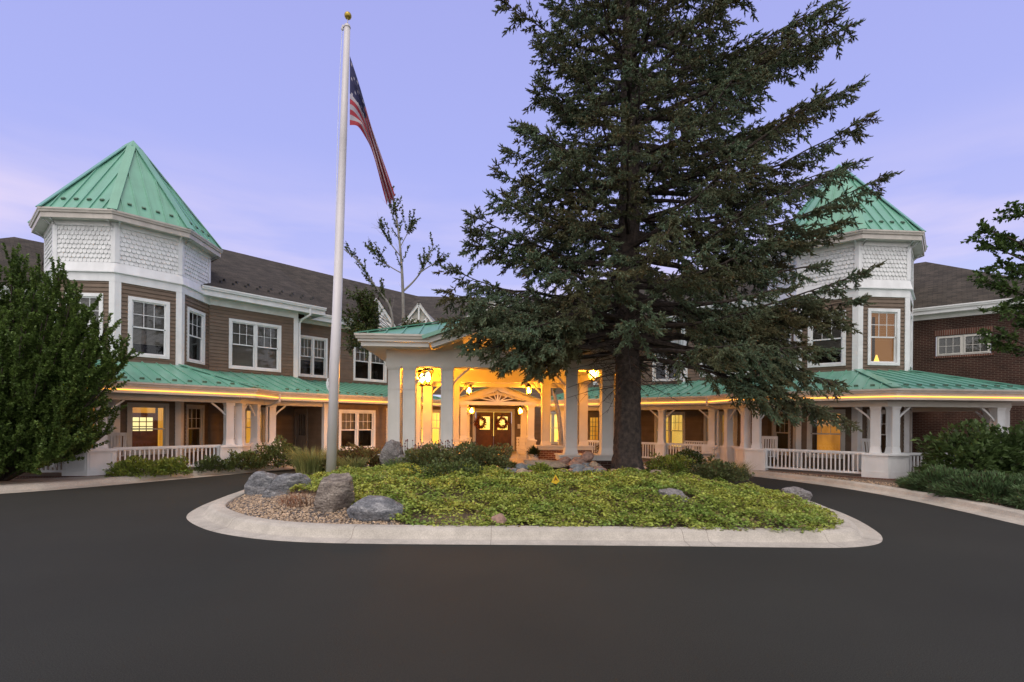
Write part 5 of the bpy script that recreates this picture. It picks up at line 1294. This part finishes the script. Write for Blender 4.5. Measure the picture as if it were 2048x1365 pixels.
# ------------------------------------------------------------------ trees built from shoots
def shoot_tree(name, label, base, limbs, leafm, barkm, leaf, per_m, trunk_r, width=.55, sub=(.5, 1.1), nsub=7, gap=0.0, cat='tree', jit=.45, leafpairs=2, droop=0.0, group=None, start=.25):
    """limbs: list of polylines; leaves grow along side shoots of every limb"""
    r = empty(name, base, label, cat, group); mb = MB(); LP, LD = [], []
    for pts, rad in limbs:
        P = [np.array(p, float) for p in pts]; Q = [tuple(p) for p in P]; k = len(Q)
        fine = smooth3(P, 5); mb.tube(fine, list(np.linspace(rad, rad * .25 + .002, len(fine))), 7)
        m = len(fine)
        for i in range(nsub):
            t = rng.uniform(start, 1.0); j = min(m - 2, int(t * (m - 1))); p0 = np.array(fine[j]); ax = np.array(fine[j + 1]) - p0; ax /= np.linalg.norm(ax)
            d = ax * rng.uniform(.5, 1.1) + unit(1)[0] * width + np.array([0, 0, .25 - droop]); d /= np.linalg.norm(d); Ls = rng.uniform(*sub) * (1.15 - .5 * t)
            p1 = p0 + d * Ls * .5 + np.array([0, 0, .06 * Ls - droop * .1]); p2 = p0 + d * Ls + np.array([0, 0, .2 * Ls - droop * .35])
            mb.tube([tuple(p0), tuple(p1), tuple(p2)], [min(.008, rad * .3 + .002), min(.005, rad * .18 + .002), .002], 4)
            q = max(3, int(Ls * per_m))
            if rng.uniform() < gap: continue
            for s in range(q):
                tt = (s + rng.uniform(.2, .8)) / q; c = p0 + (p1 - p0) * min(1, 2 * tt) if tt < .5 else p1 + (p2 - p1) * (2 * tt - 1)
                for e in range(leafpairs): LP.append(c + rng.normal(0, .012, 3)); LD.append(d * .8 + unit(1)[0] * .9 + np.array([0, 0, .15]))
    mb.build('trunk', barkm, r, True)
    V, Fc = leaves_at(np.array(LP), np.array(LD), leaf, jitter=jit); np_tris('crown', V, Fc, leafm, r); return r
def smooth3(P, n=5):
    P = [np.array(p, float) for p in P]; out = []
    for i in range(len(P) - 1):
        a, b, c, d = P[max(i - 1, 0)], P[i], P[i + 1], P[min(i + 2, len(P) - 1)]
        for k in range(n):
            t = k / n; out.append(tuple(.5 * (2 * b + (c - a) * t + (2 * a - 5 * b + 4 * c - d) * t * t + (3 * b - a - 3 * c + d) * t ** 3)))
    out.append(tuple(P[-1])); return out

# leafy tree at the left edge: many upright stems from one stool
bx = np.array([-12.1, 13.75, .1]); limbs = []
tgt = []
for i in range(120):
    a = rng.uniform(0, 6.283); k = rng.uniform(0, 1) ** .5; zt = rng.uniform(.9, 5.6)
    prof = np.interp(zt, [0, 1, 2.2, 3.2, 4.2, 5.2, 6.4], [1.9, 2.35, 2.7, 2.6, 2.1, 1.55, .7]); tgt.append((bx[0] + prof * k * math.cos(a) * 1.05, bx[1] + prof * k * math.sin(a) * .75, zt))
tgt += [(-9.7, 13, 4.6), (-9.9, 13.1, 4.8), (-9.5, 13, 4.2), (-10.1, 13.2, 4.5), (-10.4, 13, 4.9), (-9.3, 13, 3.9), (-10.3, 13.2, 5.2), (-9.4, 12.8, 3.4), (-9.8, 12.9, 3.2), (-9.2, 12.9, 3.4), (-9.9, 12.8, 3.8), (-10.2, 12.9, 3.4), (-9.6, 12.9, 2.8), (-10.6, 12.7, 4.2), (-11.45, 13.3, 6.0), (-11.9, 13.4, 5.4), (-12.5, 13.5, 5.5), (-10.9, 13.3, 5.35), (-10.35, 13.2, 5.1), (-10.0, 13.3, 5.0), (-9.6, 13.2, 4.5), (-9.1, 13.1, 4.05), (-8.75, 13.0, 3.55), (-8.6, 13.0, 3.25), (-8.9, 13.0, 3.0), (-9.3, 12.9, 2.75), (-9.2, 13.0, 3.7),
        (-9.7, 12.9, 3.9), (-9.7, 12.8, 2.3), (-9.9, 12.8, 1.7), (-9.75, 12.9, 1.2), (-9.9, 12.9, .95), (-10.3, 12.8, .7), (-10.5, 12.8, 2.9), (-10.2, 12.8, 4.4), (-10.7, 12.6, 1.3), (-11.2, 12.4, .6), (-11.8, 12.4, .5), (-12.5, 12.4, .6), (-13, 12.6, .5), (-11, 12.4, 2.5), (-12, 12.2, 3), (-13, 12.2, 2), (-13, 12.3, 4), (-14, 12.5, 3), (-13.6, 12.5, 5)]
for t in tgt:
    t = np.array(t); o = np.array([t[0] - bx[0], t[1] - bx[1], 0]); m1 = bx + np.array([0, 0, .1]) + o * .45 + np.array([0, 0, (t[2] - .1) * .36]); m2 = bx + o * .80 + np.array([0, 0, (t[2] - .1) * .70])
    limbs.append(([bx + o * .04, m1, m2, t], .03))
m_priv = lf('privet_leaf', (.135, .205, .045), (.065, .115, .025), .5, two=((.17, .24, .05), .08), tr=.3)
shoot_tree('leafy_tree', 'bushy many stemmed green tree filling the left edge before the porch', tuple(bx), limbs, m_priv, M['twig'], .064, 34, .03, .6, (.35, .9), 28, leafpairs=7)
# tree at the right edge, trunk outside the picture
bt_ = np.array([15.6, 11.6, .1]); limbs = [([bt_, bt_ + (.1, 0, 1.8), bt_ + (0, .1, 3.6), bt_ + (-.1, 0, 6.2), bt_ + (0, 0, 8)], .13)]
for t in ((11.75, 11, 6.35), (11.9, 11.1, 6.0), (12.3, 10.9, 6.75), (12.55, 11.3, 6.3), (11.85, 11.2, 5.2), (12.3, 11, 5.0), (12.0, 10.8, 4.4), (11.75, 10.9, 3.95), (12.2, 11.2, 3.75), (12.6, 11, 4.3), (12.4, 11.3, 5.6), (12.9, 11, 5.3), (13.2, 11.2, 6.9), (12.9, 10.7, 4.7), (13.3, 11, 4.0), (13.4, 11.5, 5.8), (14, 11, 7.3), (14, 11.3, 4.8), (15, 11, 7.6), (16.5, 11, 7), (17.5, 12, 6), (17, 11, 4.6), (15.5, 10, 5.5), (15, 13, 6), (14.2, 12.6, 5)):
    t = np.array(t, float); z0 = max(1.9, t[2] - 1.5); o = np.array([bt_[0], bt_[1], z0]); limbs.append(([o, o + (t - o) * .4 + (0, 0, .25), o + (t - o) * .75 + (0, 0, .18), t], .035))
shoot_tree('broadleaf_tree', 'layered dark leaved branches reaching in at the right edge before the brick wall', tuple(bt_), limbs, lf('elm_leaf', (.095, .155, .04), (.05, .09, .025), .5, two=((.10, .17, .03), .10), tr=.3), M['twig'], .095, 26, .1, .45, (.35, .8), 15, leafpairs=3, droop=.25, start=.35)
# aspens behind the portico
def aspen(base, limbs, label, nsub, gap):
    shoot_tree('aspen', label, base, limbs, lf('aspen_leaf', (0.109, 0.132, 0.039), (0.062, 0.093, 0.028), .4, two=((.10, .045, .03), .15), tr=.3), M['paper_bark'], .10, 34, .1, .8, (.35, .9), int(nsub * 1.7), gap=gap, group=None, leafpairs=2, start=.45)
b_ = np.array([-3.35, 22.5, .1]); X = lambda x, z, y=22.5: (x, y, z)
aspen(tuple(b_), [([b_, X(-3.3, 3), X(-3.25, 6), X(-3.3, 7.8), X(-3.4, 9.2), X(-3.55, 10.4), X(-3.75, 11.5)], .10), ([X(-3.3, 7.4), X(-2.8, 7.9), X(-2.3, 8.5, 22.2), X(-1.9, 9.4, 22)], .05), ([X(-2.6, 8.15, 22.3), X(-2.0, 8.5, 22.1), X(-1.6, 8.6, 22)], .03),
    ([X(-3.35, 8.9), X(-3.9, 9.6), X(-4.3, 10.2, 22.3)], .03), ([X(-3.4, 9.4), X(-3.1, 10.0), X(-2.9, 10.5)], .025), ([X(-3.3, 8.2), X(-4.0, 8.6), X(-4.6, 9.1, 22.2)], .03), ([X(-3.5, 10.2), X(-3.8, 10.9), X(-3.9, 11.6)], .02)], 'tall thin pale barked aspen rising above the portico roof', 11, .35)
b_ = np.array([-3.75, 22.0, .1])
aspen(tuple(b_), [([b_, X(-3.7, 3, 22), X(-3.6, 5.2, 22), X(-3.75, 6.6, 22), X(-4.4, 7.5, 22), X(-5.0, 8.4, 21.8), X(-5.6, 8.9, 21.6)], .075)] + [([X(-3.7, 4.8 + .18 * (i % 7), 22), X(-4.2 - .1 * (i % 5), 5.2 + .2 * (i % 7), 21.8), X(-4.5 - .33 * (i % 4), 4.7 + .36 * (i % 7), 21.2 + .25 * (i % 3))], .018) for i in range(14)] + [([X(-3.65, 5.0, 22), X(-4.4, 5.3, 21.7), X(-5.2, 5.3, 21.4)], .03), ([X(-3.65, 5.2, 22), X(-4.2, 5.0, 21.6), X(-4.9, 4.9, 21.3)], .03), ([X(-3.65, 5.2, 22), X(-3.2, 5.6, 21.8), X(-2.7, 5.7, 21.5)], .025)], 'shorter leafier aspen leaning left behind the portico', 13, .05)
b_ = np.array([3.75, 22.3, .12])
aspen(tuple(b_), [([b_, X(3.75, 1, 22.3), X(3.62, 2.2, 22.3), X(3.4, 3.2, 22.3), X(3.3, 4.6, 22.3), X(3.4, 6.6, 22.3), X(3.5, 8, 22.3)], .125), ([X(3.35, 5, 22.3), X(4, 5.8, 22.2), X(4.5, 6.6, 22)], .04), ([X(3.4, 6, 22.3), X(2.8, 6.8, 22.2), X(2.3, 7.5, 22)], .04)], 'pale aspen trunk leaning behind the right portico columns', 8, .2)

# ------------------------------------------------------------------ the big spruce
SB = np.array([3.93, 12.98, .30]); TOP = 21.5
spruce = empty('spruce', tuple(SB), 'huge dark blue green spruce standing in the island', 'tree')
mb = MB(); ns, nr = 72, 260; V = []
def trunk_r(z): return np.interp(z, [.2, .5, .9, 2, 4, 6, 10, 16, 21.5], [.50, .42, .355, .325, .305, .28, .22, .12, .02])
for i in range(nr + 1):
    z = .2 + (TOP - .2) * (i / nr) ** 1.35; r = float(trunk_r(z))
    for j in range(ns):
        a = 2 * math.pi * j / ns; fl_ = 1 + max(0, .9 - z) * .22 * math.sin(a * 5 + 1) + .07 * noise.noise(Vector((math.cos(a) * 2.2, math.sin(a) * 2.2, z * 1.2))) + .05 * noise.noise(Vector((math.cos(a) * 7, math.sin(a) * 7, z * 4))) + .07 * noise.noise(Vector((math.cos(a) * 15, math.sin(a) * 15, z * 7)))
        V.append((SB[0] + r * fl_ * math.cos(a) + .02 * math.sin(z), SB[1] + r * fl_ * math.sin(a), z))
mb.v = V
for i in range(nr):
    for j in range(ns): q = (j + 1) % ns; mb.f.append((i * ns + j, i * ns + q, (i + 1) * ns + q, (i + 1) * ns + j)); mb.m.append(0)
mb.build('trunk', M['bark'], spruce, True)
# branchlet: axis and side twigs, each twig two crossed needle blades
def make_spray(seed):
    rr = random.Random(seed); tv, tf = [], []
    def twig(p, d, L, w):
        p, d = np.array(p, float), np.array(d, float); d /= np.linalg.norm(d); s = np.cross(d, [.1, .2, 1.]); s /= np.linalg.norm(s); u = np.cross(s, d)
        for a in (0.3, 1.87):
            q = s * math.cos(a) + u * math.sin(a); k = len(tv)
            tv.extend([p, p + d * L * .5 + q * w * .8, p + d * L, p + d * L * .5 - q * w * .8]); tf.extend([[k, k + 3, k + 1], [k + 1, k + 3, k + 2]])
        for i in range(11):
            t = (i + rr.uniform(0, 1)) / 11; a = rr.uniform(0, 6.283); q = s * math.cos(a) + u * math.sin(a); o = p + d * L * t * .95; e = d * .75 + q * .85; b_ = np.cross(d, q) * .034; k = len(tv)
            tv.extend([o - b_, o + b_, o + e * w * 1.75]); tf.append([k, k + 1, k + 2])
    pts = [(0, 0, 0), (.3, rr.uniform(-.06, .06), rr.uniform(-.08, .04)), (.6, rr.uniform(-.12, .12), rr.uniform(-.16, .06))]
    for i in range(3):
        d = np.array(pts[i + 1] if i < 2 else (1, 0, 0)) - np.array(pts[i] if i < 2 else (.6, 0, 0)); twig(pts[i], d, .46, .07)
    for i in range(8):
        t = rr.uniform(.05, .75); p = np.array(pts[0]) + (np.array(pts[2]) - np.array(pts[0])) * (t / .75); a = rr.uniform(.5, 1.1); e = 1 if i % 2 else -1
        twig(p, (math.cos(a), e * math.sin(a), rr.uniform(-.75, .45)), rr.uniform(.28, .46), .065)
    return np.array(tv), np.array(tf)
SP, SX, SS = [], [], []      # spray positions, directions, sizes
brm = MB(); brd = random.Random(4)
def spruce_branch(p0, tip, sag, rad, bare=.25, dens=1.0):
    """one bough from trunk point to tip; sag pulls its middle down so that the end turns up"""
    p0, tip = np.array(p0, float), np.array(tip, float); d = tip - p0; L = np.linalg.norm(d)
    pts = [p0 + d * t + np.array([0, 0, -sag * L * math.sin(math.pi * min(1, t * 1.02)) * (1 - .25 * t)]) for t in np.linspace(0, 1, 9)]
    wob = np.cumsum(rng.normal(0, .028 * L / 3, (9, 3)), 0) * np.array([1, 1, .9]); wob -= np.linspace(0, 1, 9)[:, None] * wob[-1]; pts = [p + w_ for p, w_ in zip(pts, wob)]
    brm.tube([tuple(p) for p in pts], [rad * (1 - .88 * i / 8) for i in range(9)], 6)
    hd = np.array([d[0], d[1], 0]) / max(1e-6, np.hypot(d[0], d[1])); sd = np.array([-hd[1], hd[0], 0])
    step = .135 / dens; s = bare * L + rng.uniform(0, step); i = 0
    while s < L:
        t = s / L; k = min(7, int(t * 8)); f_ = t * 8 - k; p = pts[k] + (pts[k + 1] - pts[k]) * f_; ax = pts[k + 1] - pts[k]; ax /= np.linalg.norm(ax)
        e = 1 if i % 2 else -1; Lb = (.20 * (L - s) + .30) * rng.uniform(.6, 1.25); Lb = min(Lb, 1.25)
        hang = rng.uniform(-1.15, .05); b = ax * rng.uniform(.55, .95) + sd * e * rng.uniform(.45, 1.0) + np.array([0, 0, hang]); b /= np.linalg.norm(b)
        brm.tube([tuple(p), tuple(p + b * Lb * .6 + (0, 0, -.03)), tuple(p + b * Lb)], [.014, .009, .004], 4, caps=False)
        q = max(1, int(Lb / .15))
        for j in range(q + 1):
            u = (j + .3) / (q + .6); o = p + b * Lb * u
            if j == q: SP.append(o); SX.append(b + np.array([0, 0, .12])); SS.append(rng.uniform(.30, .42))
            else:
                g = 1 if j % 2 else -1; c = np.cross(b, [0, 0, 1.]); SP.append(o); SX.append(b * .8 + c * g * rng.uniform(.4, .9) + np.array([0, 0, rng.uniform(-.5, .25)])); SS.append(rng.uniform(.26, .40))
        s += step * rng.uniform(.7, 1.3); i += 1
    for u in (0.0, .12, .22):
        SP.append(pts[-1] - (pts[-1] - pts[-2]) * u * 2.2); SX.append((pts[-1] - pts[-2]) + unit(1)[0] * .15 * np.linalg.norm(pts[-1] - pts[-2]) * (u > 0)); SS.append(.36)
def reach(z, az):
    """crown radius by height; longer on the street's right side"""
    r = np.interp(z, [2.8, 3.6, 4.6, 6, 8, 10, 12, 14, 17, 20, 21.5], [3.2, 4.2, 4.7, 4.5, 4.0, 3.6, 3.4, 3.0, 2.3, 1.0, .3]); return r * (1 + np.interp(z, [5, 8, 10, 14], [.06, .2, .36, .34]) * math.cos(az))
def tipz(z0, L, z): return z0 + L * np.interp(z, [3, 4.5, 6, 8, 11, 14, 20], [-.16, -.02, .10, .22, .38, .5, .7])
z0 = 3.7; az = .3
while z0 < 20.5:
    az += 2.399; L = reach(z0, az) * rng.uniform(.72, 1.0)
    # keep the boughs that point straight at the camera a little shorter
    if math.sin(az) < -.6: L *= .86
    p0 = np.array([SB[0] + .2 * math.cos(az), SB[1] + .2 * math.sin(az), z0]); tp = np.array([SB[0] + L * math.cos(az), SB[1] + L * math.sin(az), tipz(z0, L, z0) + rng.normal(0, .07 * L)])
    if not (z0 < 4.4 and abs(math.sin(az)) < .8 and math.cos(az) < .4 and L < 0):
        spruce_branch(p0, tp, .05 if z0 > 9 else .07, .035 + .012 * L, bare=.42 if z0 < 4.8 else .24)
    z0 += np.interp(z0, [3, 6, 12, 20], [.066, .078, .105, .15])
# boughs that make the outline on either side
def px(x, y, Y):
    a, b = x - 1024, y - 843; c, s = math.cos(ROLL), math.sin(ROLL); a, b = a * c + b * s, -a * s + b * c; a /= F_PX; b /= -F_PX
    v = np.array([a * math.cos(YAW) + math.sin(YAW), -a * math.sin(YAW) + math.cos(YAW), b]); v *= Y / v[1]; return v + np.array([0, 0, CAM_H])
for (x, y, Y, dz) in ((1012, 8, 12.9, 1.3), (1085, 100, 12.6, 1.0), (1075, 185, 13.2, 1.0), (1062, 255, 12.7, .9), (1000, 345, 12.9, .9), (1018, 392, 12.5, .7), (1020, 300, 13.2, .9), (948, 432, 12.7, 1.1), (945, 490, 13.1, .7), (905, 540, 12.6, .6), (890, 585, 12.9, .5), (895, 640, 12.5, -.1), (935, 690, 12.3, -.6), (1000, 725, 12.2, -.8), (1072, 742, 12.0, -1.0), (960, 610, 11.7, .2), (1040, 660, 11.4, -.3),
        (1655, 8, 12.8, 2.2), (1692, 55, 12.6, 1.9), (1640, 90, 13.1, 1.4), (1714, 170, 12.7, 2.0), (1728, 235, 12.9, 2.2), (1700, 330, 13.2, 1.3), (1764, 355, 12.5, 1.7), (1690, 440, 12.6, .9), (1640, 470, 13, .6), (1722, 545, 12.3, .8), (1718, 600, 12.6, .3), (1690, 645, 12.4, -.1), (1678, 765, 12.0, -.9), (1692, 840, 11.8, -1.4), (1640, 820, 11.9, -1.4), (1610, 740, 12.2, -.9), (1560, 760, 11.9, -1.1), (1500, 700, 11.7, -.8), (925, 665, 12.2, -.2), (965, 700, 11.9, -.5), (1030, 715, 11.6, -.8), (1065, 700, 12.3, -.6), (1010, 660, 11.9, -.3), (950, 620, 12.1, .1), (1060, 735, 11.9, -1.0), (1100, 690, 11.5, -.7), (985, 640, 12.6, 0), (1120, 650, 11.6, -.4), (1650, 700, 12, -.6), (1600, 690, 12.3, -.5), (1560, 650, 12.4, -.2), (1640, 600, 12.4, .2), (1580, 830, 11.9, -1.3), (1540, 730, 11.7, -1.0)):
    t = px(x, y, Y); z_ = max(3.55, t[2] - dz) if dz > 0 else min(max(3.45, t[2] - dz), 4.4); dirv = t - np.array([SB[0], SB[1], z_]); hd = dirv[:2] / np.linalg.norm(dirv[:2])
    spruce_branch((SB[0] + .2 * hd[0], SB[1] + .2 * hd[1], z_), t, .07 if dz > 0 else -.07, .055, bare=.30 if dz > 0 else .45, dens=1.15)
# two long bare-based low boughs and dead twigs under the crown
for t, z_, sg in (((1.55, 12.2, 4.35), 3.6, .07), ((7.6, 12.3, 3.4), 3.75, -.03), ((6.6, 12.7, 4.3), 3.85, .05)):
    t = np.array(t); spruce_branch((SB[0], SB[1], z_), t, sg, .085, bare=.5)
for i in range(150):
    z_ = brd.uniform(2.7, 5.2); a = brd.uniform(0, 6.283); L = brd.uniform(.5, 2.2); p = np.array([SB[0] + .3 * math.cos(a), SB[1] + .3 * math.sin(a), z_]); d = np.array([math.cos(a), math.sin(a), brd.uniform(-.5, .1)])
    q = p + d * L; brm.tube([tuple(p), tuple(p + d * L * .5 + (0, 0, .05)), tuple(q)], [.014, .009, .004], 4, caps=False)
    for k in range(4):
        f_ = brd.uniform(.3, .95); o = p + d * L * f_; e = o + np.array([brd.uniform(-.3, .3), brd.uniform(-.3, .3), brd.uniform(-.35, .05)]); brm.tube([tuple(o), tuple(e)], [.006, .003], 3, caps=False)
brm.build('branches', M['bark'], spruce)
SP, SX, SS = np.array(SP), np.array(SX), np.array(SS)
Vs, Fs, off, pick = [], [], 0, rng.integers(0, 4, len(SP))
for k in range(4):
    tv, tf = make_spray(k); q = pick == k; V, Fc = stamp(tv, tf, frames(SX[q], roll=rng.normal(0, .8, q.sum())) * (SS[q] * .92)[:, None, None], SP[q]); Vs.append(V); Fs.append(Fc + off); off += len(V)
V, Fc = np.concatenate(Vs), np.concatenate(Fs)
m_sp = mk('spruce_needles', (.155, .230, .145), .6, .1, .9, col2=(.140, .130, .065), island=.35, two=((.22, .13, .055), .12), spec=.25)
np_tris('crown', V, Fc, leafy(m_sp, .12), spruce)
print('SPRAYS', len(SP), 'tris', len(Fc))
# smooth pieces that are round
SC.cycles.max_bounces = 6; SC.cycles.transparent_max_bounces = 12; SC.cycles.use_denoising = True
